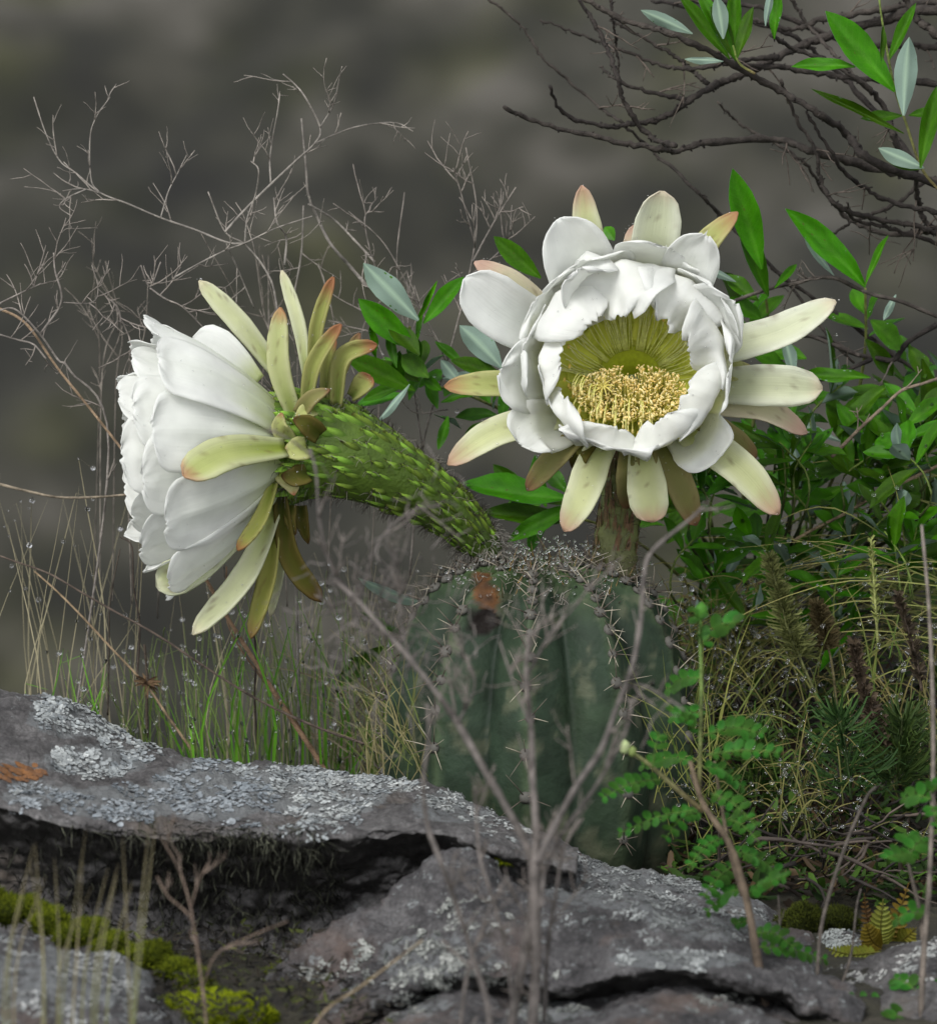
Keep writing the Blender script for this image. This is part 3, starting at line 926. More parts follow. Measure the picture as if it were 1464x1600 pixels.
def body_point(phi, s, smooth=False):
    """s: 0 at the foot .. 1 at the crown edge, >1 into the hollow top"""
    if s <= 1:
        k = s * (len(RT) - 1)
        i = min(int(k), len(RT) - 2)
        f = k - i
        p = [RT[max(i - 1, 0)], RT[i], RT[i + 1], RT[min(i + 2, len(RT) - 1)]]
        cr_ = lambda a, b, c, d: 0.5 * (2 * b + (c - a) * f + (2 * a - 5 * b + 4 * c - d) * f * f + (3 * b - a - 3 * c + d) * f ** 3)
        z = cr_(*[q[0] for q in p]); r = cr_(*[q[1] for q in p])
    else:
        z = RT[-1][0] - 0.010 * (s - 1) * 4
        r = RT[-1][1] * (1 - (s - 1) * 4)
    t = rib(phi)
    depth = interp([(0, .09), (.3, .13), (.55, .19), (.75, .27), (.9, .32), (1.3, .3)], s)
    z -= (t ** 2) * depth * 0.020 * sstep(.5, 1, s)
    r *= 1 - depth * (.75 * t ** 1.25 + .25 * t ** 4)
    lean = -0.002 * max(z, 0) / H
    p = Vector((CX + lean + r * math.cos(phi), r * math.sin(phi), z))
    return p

AREOLE_S = [.10, .18, .26, .34, .42, .50, .57, .635, .695, .75, .80, .848, .893, .935, .972]
def body_mat():
    m = attr_mat('cactus_skin', 0.6, 0, 60, 0.34, 0.35, 260, spec=0.16)
    return m
mb = MB()
nphi, ns = 264, 96
G0, G1 = lin(38, 51, 38), lin(70, 90, 52)
for j in range(ns + 1):
    s = 1.25 * j / ns
    for i in range(nphi):
        phi = 2 * math.pi * i / nphi
        p = body_point(phi, s)
        t = rib(phi)
        ctr = Vector((CX, 0, p.z))
        nr = (p - ctr).normalized()
        # chin bumps under each areole
        if s < 1:
            dmin = min(abs(s - (a - .012)) for a in AREOLE_S)
            p += nr * 0.0022 * max(0, 1 - t * 2.6) * math.exp(-(dmin / .022) ** 2)
        p += nr * 0.0012 * noise.noise(p * 55)
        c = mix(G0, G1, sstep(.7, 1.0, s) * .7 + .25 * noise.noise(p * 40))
        c = mix(c, lin(26, 34, 28), .6 * t ** 8)  # groove shade painted into the skin colour
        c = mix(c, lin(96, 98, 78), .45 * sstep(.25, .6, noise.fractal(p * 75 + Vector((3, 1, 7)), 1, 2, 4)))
        c = mix(c, lin(78, 92, 66), .5 * max(0, 1 - t * 5))  # ridges coloured lighter, as lit ribs
        # corky brown scar low down and bruise on one rib near the crown
        n1 = noise.fractal(p * 50, 1, 2, 3)
        c = mix(c, lin(60, 56, 44), sstep(.22, .0, s + .06 * n1) * .55)
        mb.v.append(tuple(p)); mb.c.append(c)
for j in range(ns):
    for i in range(nphi):
        i2 = (i + 1) % nphi
        mb.f.append((j * nphi + i, j * nphi + i2, (j + 1) * nphi + i2, (j + 1) * nphi + i)); mb.mi.append(0)
# bruise: paint by distance to its place on the rib
bp0 = P(757, 928, -0.055)
vx, vy = to_px(np.array(mb.v))
for k, (x, y) in enumerate(zip(vx, vy)):
    if mb.v[k][1] < 0.0:
        n1 = noise.noise(Vector(mb.v[k]) * 180)
        d = math.hypot((x - 758 - (y - 925) * .2) / 19, (y - 928) / 38) + .4 * n1
        if d < 1.05:
            mb.c[k] = mix(mix(lin(92, 62, 36), lin(54, 40, 30), .4 + n1), mb.c[k], sstep(.75, 1.05, d))
            q = Vector(mb.v[k])
        d2 = math.hypot((x - 752) / 30, (y - 972) / 24) + .3 * n1
        if d2 < 1.0:
            mb.c[k] = mix(lin(22, 17, 14), mb.c[k], sstep(.7, 1.0, d2))
            q = Vector(mb.v[k]); ctr = Vector((CX, 0, q.z))
            mb.v[k] = tuple(q - (q - ctr).normalized() * .006 * (1 - d2))
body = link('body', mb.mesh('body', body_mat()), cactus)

# areoles: woolly pad (shared mesh) + its spines as one sub-part each
pad = MB()
for v in [ICO2]:
    vs_ = []
    for q in v[0]:
        d = Vector(q)
        k = 1 + .25 * noise.noise(d * 3)
        vs_.append(Vector((d.x, d.y, d.z * .6)) * k)
    pad.add(vs_, v[1], lin(92, 90, 84))
pad_me = pad.mesh('areole', MAT['wool'])
rg = random.Random(11)
for k in range(NR):
    phi = PH0 + 2 * math.pi * k / NR
    face = math.sin(phi)
    if face > 0.42:
        continue
    for a in AREOLE_S:
        if rg.random() < .04:
            continue
        p = body_point(phi + rg.uniform(-.02, .02), a)
        e = body_point(phi, a + .02) - body_point(phi, a - .02)
        ctr = Vector((CX, 0, p.z))
        nr = (p - ctr)
        nr = (nr - e * (nr.dot(e) / e.length_squared)).normalized()
        p = p + nr * .0016
        ax_, ay_ = to_px(np.array([tuple(p)]))
        if math.hypot((ax_[0] - 756) / 34, (ay_[0] - 940) / 56) < 1:
            continue
        r = .0031 * rg.uniform(.8, 1.2) * (1.0 if a < .9 else .8)
        q = nr.to_track_quat('Z', 'Y').to_matrix().to_4x4()
        ob = link('areole', pad_me, cactus, Matrix.Translation(p) @ q @ Matrix.Scale(r, 4))
        mb = MB()
        ns_ = rg.randint(4, 7)
        for i in range(ns_):
            an = 6.283 * (i + rg.uniform(-.3, .3)) / ns_
            ex = nr.orthogonal().normalized()
            ey = nr.cross(ex)
            d = (ex * math.cos(an) + ey * math.sin(an)) * rg.uniform(.6, 1.2) + nr * rg.uniform(.25, .9)
            d.z += .12
            d.normalize()
            L_ = rg.uniform(.006, .0145) * (1.15 if a < .7 else .9)
            if rg.random() < .14:
                L_ *= 1.5
            pts = [p + d * L_ * t + Vector((0, 0, -.05 * L_ * t * t)) for t in (0, .5, 1)]
            dark = rg.random() < .6
            mb.tube(pts, .00046, .00008, lin(58, 50, 44) if dark else lin(130, 122, 106), lin(110, 100, 88) if dark else lin(170, 162, 144), sides=4)
        so = link('spines', mb.mesh('spines', MAT['spine']), ob)
        so['kind'] = 'stuff'

# wool and young bristles on the crown
mb = MB()
TOPC = Vector((CX, 0, H))
for _ in range(620):
    r = .050 * math.sqrt(rg.random()); an = rg.uniform(0, 6.283)
    z = interp([(0, .150), (.02, .157), (.03, .156), (.042, .147), (.05, .141)], r)
    p = TOPC + Vector((r * math.cos(an), r * math.sin(an), z - H))
    d = Vector((rg.gauss(0, .8), rg.gauss(0, .8), rg.uniform(.3, 1.2))).normalized()
    L_ = rg.uniform(.003, .008)
    pts = [p]
    for i in range(3):
        d = (d + Vector((rg.uniform(-.5, .5), rg.uniform(-.5, .5), rg.uniform(-.3, .2)))).normalized()
        pts.append(pts[-1] + d * L_ / 3)
    mb.tube(pts, .0003, .0001, mix(lin(92, 84, 72), lin(180, 176, 166), rg.random() ** 2), sides=3, cap=False)
wool = link('wool', mb.mesh('wool', MAT['wool']), cactus); wool['kind'] = 'stuff'
mb = MB()
for _ in range(90):
    r = .008 + .040 * math.sqrt(rg.random()); an = rg.uniform(0, 6.283)
    z = interp([(0, .150), (.02, .157), (.03, .156), (.042, .147), (.05, .141)], r)
    p = TOPC + Vector((r * math.cos(an), r * math.sin(an), z - H))
    d = Vector((rg.gauss(0, .45), rg.gauss(0, .45), 1)).normalized()
    L_ = rg.uniform(.007, .016)
    mb.tube([p, p + d * L_ * .5, p + d * L_], .00032, .0001, mix(lin(90, 70, 40), lin(190, 150, 60), rg.random()), lin(70, 60, 50), sides=4)
sp = link('young_spines', mb.mesh('young_spines', MAT['spine']), cactus); sp['kind'] = 'stuff'
spots = []
for _ in range(420):
    r = .054 * math.sqrt(rg.random()); an = rg.uniform(0, 6.283)
    z = interp([(0, .155), (.03, .160), (.05, .146)], r)
    spots.append((TOPC + Vector((r * math.cos(an), r * math.sin(an), z - H + rg.uniform(0, .011))), rg.uniform(.0005, .0013)))
drops(cactus, spots)

# ------------------------------------------------------------------ flowers
PROF = {
    'round': [(0, .50), (.2, .70), (.45, .93), (.62, 1), (.78, .97), (.88, .86), (.94, .70), (.98, .50), (1, .30)],
    'obov': [(0, .50), (.2, .72), (.45, .94), (.62, 1), (.76, .95), (.87, .80), (.94, .60), (.98, .38), (1, .16)],
    'strap': [(0, .62), (.2, .80), (.5, 1), (.75, .93), (.9, .68), (.97, .38), (1, .06)],
    'spat': [(0, .50), (.3, .78), (.6, 1), (.8, .98), (.92, .75), (.98, .42), (1, .10)],
    'lance': [(0, .85), (.25, 1), (.55, .88), (.8, .55), (.93, .28), (1, .04)],
}
WHITE = (0.87, 0.88, 0.85)
def petal(parent, name, ctrl, hw, nrm, prof, cup, ruf, seed, colfn, mat, nu=12, nv=26, rag=0.0, thick=.0007, twist=0.0):
    pts = spline(ctrl, nv)
    L_ = sum((b - a).length for a, b in zip(pts, pts[1:]))
    mb = MB()
    uvs = []
    verts = []
    for j, p in enumerate(pts):
        v = j / nv
        t = (pts[min(j + 1, nv)] - pts[max(j - 1, 0)]).normalized()
        n0 = nrm(v) if callable(nrm) else nrm
        n = (n0 - t * n0.dot(t)).normalized()
        if twist:
            n = Matrix.Rotation(twist * v, 3, t) @ n
        s = t.cross(n)
        w = hw * interp(PROF[prof], v)
        for i in range(nu + 1):
            u = -1 + 2 * i / nu
            q = p + s * (u * w)
            q += n * (cup * w * (u * u))
            q += n * (ruf * (.25 * hw + .75 * w) * (noise.noise(Vector((u * 1.7 + seed, v * 3.2, seed * 2.1))) * v ** 1.5 * (.35 + abs(u)) +
                                  .45 * noise.noise(Vector((u * 4.5, v * 7, seed + 9))) * v ** 3))
            q += n * (-.10 * w * math.exp(-(u / .16) ** 2) * (1 - v)) * (1 if prof != 'obov' else .4)
            q += n * (.028 * w * math.cos(u * 7.5 + seed * 1.9 + .8 * math.sin(v * 3 + seed)) * (1 - .5 * v) * min(1, v * 4))
            if rag:
                q += t * (rag * L_ * noise.noise(Vector((u * 3.4 + seed * 1.3, seed, 2))) * v ** 5)
                q += s * (rag * .5 * hw * noise.noise(Vector((v * 9, u + seed, 7))) * abs(u) * v)
            verts.append(q)
            mb.c.append(colfn(v, u))
            uvs.append((u * .5 + .5, v))
    mb.v = [tuple(q) for q in verts]
    for j in range(nv):
        for i in range(nu):
            a = j * (nu + 1) + i
            mb.f.append((a, a + 1, a + nu + 2, a + nu + 1)); mb.mi.append(0)
    me = mb.mesh(name, mat)
    ul = me.uv_layers.new(name='UV')
    idx = np.zeros(len(me.loops), dtype=np.int32)
    me.loops.foreach_get('vertex_index', idx)
    ul.data.foreach_set('uv', np.array(uvs, dtype=np.float32)[idx].ravel())
    o = link(name, me, parent)
    sm = o.modifiers.new('thickness', 'SOLIDIFY')
    sm.thickness = thick
    sm.offset = 0
    return o, verts

def white_col(seed, base=(0.60, 0.66, 0.30), g=.25):
    def f(v, u):
        n = noise.noise(Vector((u * 3, v * 2, seed)))
        c = mix(base, WHITE, sstep(-.05, .42, v + .06 * n))
        return mix(c, (.74, .79, .66), g * max(0, 1 - abs(u) * 1.6) * (1 - v))
    return f

def sepal_col(base, mid, edge, tip, tipv=.88):
    def f(v, u):
        n = .05 * noise.noise(Vector((u * 4, v * 6, base[0] * 90)))
        c = mix(base, mid, sstep(0, .5, v))
        c = mix(c, edge, sstep(.25, .95, abs(u)) * .75)
        c = mix(c, lin(120, 100, 66), .5 * sstep(.38, .55, noise.noise(Vector((u * 5 + mid[1] * 70, v * 15, tip[0] * 60)))))
        c = mix(c, tip, sstep(tipv - .10, min(1.02, tipv + .16), v + n) * .85)
        return c
    return f
SG = lin(150, 166, 72); SGW = lin(206, 210, 160); SE = lin(222, 224, 196); TP = lin(196, 150, 132); TR = lin(172, 112, 88)
PALESEP = sepal_col(lin(165, 178, 100), SGW, SE, TP)
WHITSEP = sepal_col(lin(180, 192, 128), lin(216, 220, 190), lin(228, 230, 215), lin(214, 200, 176), .97)
GRNSEP = sepal_col(lin(132, 148, 66), lin(182, 188, 118), lin(200, 200, 142), TR, .86)
OLVSEP = sepal_col(lin(100, 108, 54), lin(136, 134, 82), lin(156, 146, 100), lin(140, 98, 78), .86)
PNKSEP = sepal_col(lin(190, 196, 140), lin(205, 200, 168), lin(214, 204, 180), lin(204, 168, 152), .82)
DRKSEP = sepal_col(lin(66, 76, 24), lin(92, 92, 38), lin(110, 98, 50), lin(92, 66, 40), .85)

def drops_on(parent, vert_lists, n, rg, r0=.0003, r1=.0011, lift=0.0004, face=None):
    spots = []
    for _ in range(n):
        vl = vert_lists[rg.randrange(len(vert_lists))]
        p = vl[rg.randrange(len(vl) // 4, len(vl))]
        spots.append((p + Vector((rg.uniform(-.002, .002), -lift, rg.uniform(0, .0015))), r0 + (r1 - r0) * rg.random() ** 3))
    return drops(parent, spots, mat='bead')

# ---- flower seen from the front ------------------------------------------------------
FY = -0.035
fc = P(985, 575, FY)                      # centre of the mouth
AX = Vector((-.05, -.93, .30)).normalized()   # where it opens to
EX = Vector((1, 0, 0)); EX = (EX - AX * EX.dot(AX)).normalized()
EY = AX.cross(EX) * -1
if EY.z < 0:
    EY = -EY
front = link('flower', None, cactus, Matrix.Translation(fc))
front.empty_display_size = .02
front['label'] = 'white flower facing the viewer, its cup open on yellow stamens'
def FL(r, ang, z):
    return fc + EX * (r * math.cos(ang)) + EY * (r * math.sin(ang)) + AX * z
def FR(ang):
    return EX * math.cos(ang) + EY * math.sin(ang)

# stalk-like tube
tp_ = [P(958, 905, .004), P(962, 850, .008), P(970, 780, .016), P(978, 700, .022), P(984, 640, .018), FL(0, 0, -.052)]
mb = MB()
mb.tube(spline(tp_, 30), 0, 0, lin(74, 74, 44), lin(112, 128, 56), sides=20, rfn=lambda f: interp([(0, .0125), (.2, .0115), (.5, .0105), (.75, .013), (1, .018)], f) * (1 + .05 * math.sin(f * 60)))
link('tube', mb.mesh('tube', MAT['tube']), front)
mb = MB()
r3 = random.Random(9)
tpp = spline(tp_, 40)
for _ in range(700):
    i = r3.randrange(0, 30)
    t = (tpp[i + 1] - tpp[i]).normalized()
    e = Matrix.Rotation(r3.uniform(0, 6.283), 3, t) @ t.orthogonal().normalized()
    p = tpp[i].lerp(tpp[i + 1], r3.random()) + e * .0108
    d = (e + t * r3.uniform(0, 1.2) + Vector((r3.uniform(-.5, .5), 0, r3.uniform(-.5, .5)))).normalized()
    l = r3.uniform(.003, .008)
    if r3.random() < .25:
        mb.blade([p - t * .004, p + t * .002 + e * .001, p + t * .007 + e * .001], .0016, mix(lin(92, 96, 50), lin(120, 100, 70), r3.random()), lin(100, 70, 50), e)
    else:
        mb.tube([p, p + d * l * .5, p + d * l - Vector((0, 0, l * .3))], .00016, .00006, mix(lin(60, 50, 42), lin(150, 140, 126), r3.random() ** 2), sides=3, cap=False)
ho = link('hairs', mb.mesh('hairs', MAT['wool']), front); ho['kind'] = 'stuff'
# throat: green funnel inside the cup
mb = MB()
ring = 40
prof = [(.0335, -.0225), (.030, -.0255), (.026, -.0285), (.022, -.031), (.016, -.034), (.004, -.037)]
for k, (r, z) in enumerate(prof):
    for i in range(ring):
        a = 2 * math.pi * i / ring
        n = noise.noise(Vector((math.cos(a) * 6, math.sin(a) * 6, z * 60)))
        mb.v.append(tuple(FL(r, a, z)))
        c = mix(lin(236, 240, 116), lin(226, 232, 92), sstep(.0, .45, k / 5))
        mb.c.append(mix(c, lin(198, 208, 56), sstep(.4, .9, k / 5 + .1 * n)))
for k in range(len(prof) - 1):
    for i in range(ring):
        i2 = (i + 1) % ring
        mb.f.append((k * ring + i, k * ring + i2, (k + 1) * ring + i2, (k + 1) * ring + i)); mb.mi.append(0)
th = link('throat', mb.mesh('throat', MAT['stamen']), front)
sm = th.modifiers.new('thickness', 'SOLIDIFY'); sm.thickness = .0008; sm.offset = -1

VL = []
rg = random.Random(23)
def inner_col(seed):
    def f(v, u):
        n = noise.noise(Vector((u * 3, v * 2, seed)))
        c = mix(lin(234, 238, 112), lin(248, 248, 172), sstep(.16, .46, v + .05 * n))
        return mix(c, WHITE, sstep(.40, .64, v + .05 * n))
    return f
# innermost petals close over the mouth; (angle, half width, tip radius, tip height, belly radius)
INNER = [(92, .0275, .0235, .022, .055), (52, .0265, .0270, .020, .054), (134, .0255, .0285, .020, .053), (14, .0250, .0310, .018, .049), (176, .0250, .0355, .016, .046),
         (-26, .0240, .0330, .016, .047), (214, .0250, .0380, .013, .045), (-64, .0250, .0335, .014, .045), (-106, .0270, .0345, .012, .0445)]
for i, (ad, hw_, tr, tz, bel) in enumerate(INNER):
    a = R_(ad) + rg.uniform(-.05, .05)
    ctrl = [FL(.018, a, -.032), FL(.036, a, -.022), FL(bel - .003, a, -.008), FL(bel, a, .006), FL((bel + tr) / 2 + .004, a, tz - .004), FL(tr, a + rg.uniform(-.12, .12), tz)]
    o, v = petal(front, 'petal', ctrl, hw_, lambda v, a=a: -FR(a), 'round', .24, .14, i * 3.7 + 1, inner_col(i), MAT['petal'], 20, 44, rag=.05, thick=.0004)
    VL.append(v)
# second row: opens upward at the top, hidden against the cup below
OUTER = [(74, .026, .064, .012, .058), (112, .026, .060, .010, .057), (36, .026, .058, .018, .056), (-4, .025, .052, .016, .052), (168, .025, .055, .012, .052), (142, .024, .060, .010, .055)]
for i, (ad, hw_, tr, tz, bel) in enumerate(OUTER):
    a = R_(ad) + rg.uniform(-.05, .05)
    ctrl = [FL(.026, a, -.050), FL(.041, a, -.032), FL(bel - .004, a, -.012), FL(bel, a, -.002), FL((bel + tr) / 2 + .001, a, tz * .6), FL(tr, a + rg.uniform(-.06, .06), tz)]
    o, v = petal(front, 'petal', ctrl, hw_, lambda v, a=a: -FR(a), 'round', .20, .18, i * 5.3 + 40, white_col(i + 20), MAT['petal'], 20, 40, rag=.05, thick=.0004)
    VL.append(v)

def out_tepal(tip, tipd, width, cf, prof='strap', base_ang=None, curve=.0, cup=.16, ruf=.12, mat='sepal', br=.029, bz=-.046, seed=0, midz=0.0, rag=.0, twist=0.0, name='sepal', midr=.52):
    """tepal that leaves the back of the cup and ends at a photo pixel, tipd metres nearer (-) or farther (+) than the mouth"""
    tpt = P(tip[0], tip[1], FY + tipd)
    d = tpt - fc
    ang = math.atan2(d.dot(EY), d.dot(EX)) if base_ang is None else base_ang
    b = FL(br, ang, bz)
    m1 = FL(br + .017, ang, bz + .017)
    m2 = m1.lerp(tpt, midr) + AX * (.006 + midz) + FR(ang + math.pi / 2) * curve
    o, v = petal(front, name, [b, m1, m2, tpt], M(width, FY) / 2, AX + Vector((0, -.25, .15)), prof, cup, ruf, seed, cf, MAT[mat], 10, 26, rag=rag, twist=twist or .35 * math.sin(seed * 2.7))
    VL.append(v)
    return o
W1 = white_col(77, base=(.62, .68, .38), g=.35)
# name, tip pixel, depth behind the mouth, width px
out_tepal((909, 289), .022, 50, PALESEP, seed=1, curve=.003)
out_tepal((993, 350), .032, 44, PNKSEP, seed=2)
out_tepal((1034, 298), .012, 76, WHITSEP, 'spat', seed=3, cup=.22)
out_tepal((1153, 331), .020, 46, GRNSEP, seed=4, curve=.005)
out_tepal((741, 409), .024, 44, PNKSEP, seed=5, curve=-.003)
out_tepal((726, 434), .006, 96, W1, 'spat', seed=6, mat='petal', cup=.2, name='petal', curve=.004)
out_tepal((694, 604), .016, 44, GRNSEP, seed=7)
out_tepal((699, 726), .012, 52, PALESEP, seed=8, curve=-.004)
out_tepal((823, 766), .020, 38, OLVSEP, seed=9)
out_tepal((881, 830), .010, 58, PALESEP, seed=10, curve=.002)
out_tepal((981, 794), .026, 40, OLVSEP, seed=11)
out_tepal((1019, 816), .006, 64, PALESEP, 'spat', seed=12)
out_tepal((1088, 821), .018, 48, OLVSEP, seed=13)
out_tepal((1217, 804), .008, 58, PALESEP, seed=14, curve=.003)
out_tepal((1182, 714), .024, 40, OLVSEP, seed=15)
out_tepal((1261, 677), .022, 44, PNKSEP, seed=16, curve=.004)
out_tepal((1285, 607), .000, 66, WHITSEP, 'spat', seed=17, mat='petal', cup=.26, ruf=.3, name='petal')
out_tepal((1306, 470), .010, 62, WHITSEP, seed=18, curve=-.005)
out_tepal((897, 735), .030, 34, DRKSEP, seed=19)
out_tepal((1182, 582), .026, 34, GRNSEP, seed=20)
# broad white tepals around the cup
out_tepal((872, 342), .006, 116, white_col(3), 'obov', seed=21, mat='petal', cup=.34, ruf=.15, name='petal')
out_tepal((1102, 366), -.004, 92, white_col(5), 'obov', seed=22, mat='petal', cup=.2, ruf=.45, rag=.08, name='petal')
out_tepal((812, 694), .000, 92, W1, 'spat', seed=23, mat='petal', cup=.28, ruf=.25, name='petal', curve=-.003)
out_tepal((1124, 716), .000, 104, W1, 'obov', seed=24, mat='petal', cup=.34, ruf=.2, name='petal')
out_tepal((782, 580), -.006, 120, white_col(8), 'obov', seed=25, mat='petal', cup=.2, ruf=.35, rag=.06, name='petal')
out_tepal((1146, 470), -.012, 130, white_col(9), 'obov', seed=26, mat='petal', cup=.3, ruf=.3, rag=.06, name='petal')
out_tepal((905, 420), -.016, 110, white_col(10), 'obov', seed=27, mat='petal', cup=.3, ruf=.4, rag=.08, name='petal')

# stamens: those lining the wall and the crowd that leans on the lower side
mb = MB()
FILC, FILD = lin(254, 254, 220), lin(238, 242, 140)
for i in range(110):
    a = rg.uniform(.02, math.pi - .02) if i < 85 else rg.uniform(math.pi, 2 * math.pi)
    r1 = .0385 + rg.uniform(-.006, .002); z1 = rg.uniform(-.013, -.004)
    pts = spline([FL(.016, a + rg.uniform(-.05, .05), -.031), FL(.028, a, -.023), FL(r1 - .0008, a + rg.uniform(-.07, .07), z1)], 8)
    mb.tube(pts, .00034, .00025, FILD, FILC, sides=4)
    if i >= 85 or i % 9 == 0:
        mb.ball(pts[-1], .0009, lin(248, 226, 140), 1, 1, 1.6)
for i in range(640):
    rr_ = .0300 * math.sqrt(rg.random()); a = rg.uniform(0, 6.283)
    x, y = rr_ * math.cos(a), rr_ * math.sin(a) * .52 - .0125
    if y > -.002 and abs(x) < .004:
        y -= .006
    z = -.004 + rg.uniform(-.004, .004) - .004 * (y + .0125) / .016
    tip_ = fc + EX * x + EY * y + AX * z
    an = math.atan2(y - .004, x)
    base = FL(.016, an, -.032)
    md = base.lerp(tip_, .55) + AX * .002 - EY * .004
    pts = spline([base, md, tip_], 7)
    mb.tube(pts, .0003, .00025, FILD, lin(244, 236, 160), sides=4, cap=False)
    rot = Euler((rg.uniform(0, 6), rg.uniform(0, 6), 0)).to_matrix()
    mb.ball(tip_ + AX * .0006, .00055 * rg.uniform(.7, 1.3), mix(lin(255, 248, 206), lin(255, 234, 160), rg.random()), .8, .8, 2.4, rot)
    if rg.random() < .5:
        q = tip_ + Vector((rg.uniform(-.0018, .0018), -.0008, rg.uniform(-.0018, .0018)))
        mb.ball(q, .0005, mix(lin(255, 246, 200), lin(252, 228, 152), rg.random()), .8, .8, 2.2, rot)
# stray stamens curling at the near side
for i in range(46):
    x = rg.uniform(-.030, .012); y = -.026 + rg.uniform(-.008, .006) + .012 * (abs(x) / .03) ** 2
    tip_ = fc + EX * x + EY * y + AX * rg.uniform(-.003, .004)
    base = FL(.022, math.atan2(y, x), -.029)
    pts = spline([base, base.lerp(tip_, .6) + EY * .008 + AX * .004, tip_ + EY * .003, tip_], 9)
    mb.tube(pts, .00045, .00035, FILD, lin(236, 230, 170), sides=4)
    mb.ball(tip_, .0009, lin(240, 226, 160), .9, .9, 1.7)
# pale style with its lobes
pts = spline([FL(.004, 0, -.035), FL(.010, 3.9, -.02), FL(.016, 3.7, -.006), FL(.017, 3.75, .002)], 10)
mb.tube(pts, .0012, .0011, lin(190, 196, 110), lin(232, 232, 160), sides=7)
for i in range(10):
    a = 6.283 * i / 10
    d = (AX * .8 + EX * math.cos(a) * .8 + EY * math.sin(a) * .8).normalized()
    mb.tube(spline([pts[-1], pts[-1] + d * .004, pts[-1] + d * .008 + Vector((0, 0, -.001))], 5), .0005, .0003, lin(236, 226, 140), sides=4)
st = link('stamens', mb.mesh('stamens', MAT['stamen']), front)
st['kind'] = 'stuff'
drops_on(front, VL, 700, random.Random(4), .0003, .0008)

# ---- flower seen from the side -------------------------------------------------------
SY = -0.03
sb = P(452, 700, SY)
AX2 = Vector((-1, -.06, -.05)).normalized()
E2 = Vector((0, -1, 0)); E2 = (E2 - AX2 * E2.dot(AX2)).normalized()
Z2 = AX2.cross(E2)
if Z2.z < 0:
    Z2 = -Z2
side = link('flower', None, cactus, Matrix.Translation(sb))
side.empty_display_size = .02
side['label'] = 'white flower seen from the side on a thick scaly green tube'
def SR(a):
    return E2 * math.cos(a) + Z2 * math.sin(a)       # a = 0 towards the viewer, 90 deg up
def SL(r, a, z):
    return sb + SR(a) * r + AX2 * z
tube_c = [P(764, 866, .008), P(736, 832, .003), P(690, 790, -.006), P(620, 746, -.018), P(548, 712, -.027), P(490, 697, -.03), P(452, 700, -.03), P(425, 701, -.03)]
tube_r = [(0, .0088), (.10, .0102), (.26, .0132), (.43, .0182), (.58, .0240), (.72, .0282), (.84, .0262), (1, .0195)]
tsp = spline(tube_c, 60)
mb = MB()
mb.tube(tsp, 0, 0, lin(58, 78, 24), lin(84, 108, 32), sides=36, rfn=lambda f: interp(tube_r, f))
link('tube', mb.mesh('tube', MAT['tube']), side)
# overlapping scales, shared meshes
sc_me = []
for k in range(4):
    r2 = random.Random(k)
    mb = MB()
    nv_, nu_ = 6, 4
    for j in range(nv_ + 1):
        v = j / nv_
        for i in range(nu_ + 1):
            u = -1 + 2 * i / nu_
            w = interp([(0, .55), (.25, 1), (.5, .8), (.8, .38), (1, .05)], v)
            zz = .5 * (1 - abs(u) ** 1.5) * interp([(0, .1), (.4, .9), (.75, 1), (1, .75)], v) - .10 * abs(u)
            mb.v.append((u * w * .5 + .03 * r2.uniform(-1, 1), v, zz))
            c = mix(lin(66, 90, 24), lin(146, 182, 66), sstep(.1, .8, v) * (1 - .7 * abs(u)))
            c = mix(c, lin(84, 66, 40), sstep(.86, 1.0, v) * .8)
            mb.c.append(c)
    for j in range(nv_):
        for i in range(nu_):
            a = j * (nu_ + 1) + i
            mb.f.append((a, a + 1, a + nu_ + 2, a + nu_ + 1)); mb.mi.append(0)
    sc_me.append(mb.mesh('scale', MAT['scale']))
hair = MB()
rg = random.Random(41)
def tube_at(f):
    k = f * 60
    i = min(int(k), 59)
    p = tsp[i].lerp(tsp[i + 1], k - i)
    t = (tsp[min(i + 2, 60)] - tsp[max(i - 1, 0)]).normalized()
    return p, t, interp(tube_r, f)
nrow = 21
for j in range(nrow):
    f = .05 + .80 * (j / (nrow - 1)) ** .95
    p, t, r = tube_at(f)
    n_ = int(12 + 11 * (r / .0285))
    e1 = t.cross(Vector((0, 0, 1))).normalized(); e2 = e1.cross(t)
    for i in range(n_):
        a = 2 * math.pi * (i + .5 * (j % 2)) / n_ + rg.uniform(-.12, .12)
        nr = e1 * math.cos(a) + e2 * math.sin(a)
        if nr.y > .55 or rg.random() < .08:
            continue
        q = p + nr * (r - .0004)
        yv = (t + nr * .10).normalized()
        xv = yv.cross(nr).normalized(); zv = xv.cross(yv)
        L_ = (.0105 + .008 * f) * rg.uniform(.65, 1.35)
        W_ = 2 * math.pi * r / n_ * rg.uniform(.7, 1.05)
        m = Matrix((xv * W_, yv * L_, zv * .0040 * rg.uniform(.6, 1.4))).transposed().to_4x4()
        m.translation = q
        link('scale', sc_me[rg.randrange(4)], side, m)
        # dark hairs from the axil
        for _ in range(8):
            d = (t * rg.uniform(-.2, .8) + nr * rg.uniform(.4, 1) + Vector((rg.uniform(-.5, .5), rg.uniform(-.5, .5), rg.uniform(-.5, .5)))).normalized()
            h0 = q + yv * L_ * rg.uniform(.6, 1.0) + nr * .0012
            hair.tube([h0, h0 + d * .003, h0 + d * .006 + Vector((0, 0, -.0012))], .00015, .00006, lin(52, 44, 36) if rg.random() < .75 else lin(150, 145, 135), sides=3, cap=False)
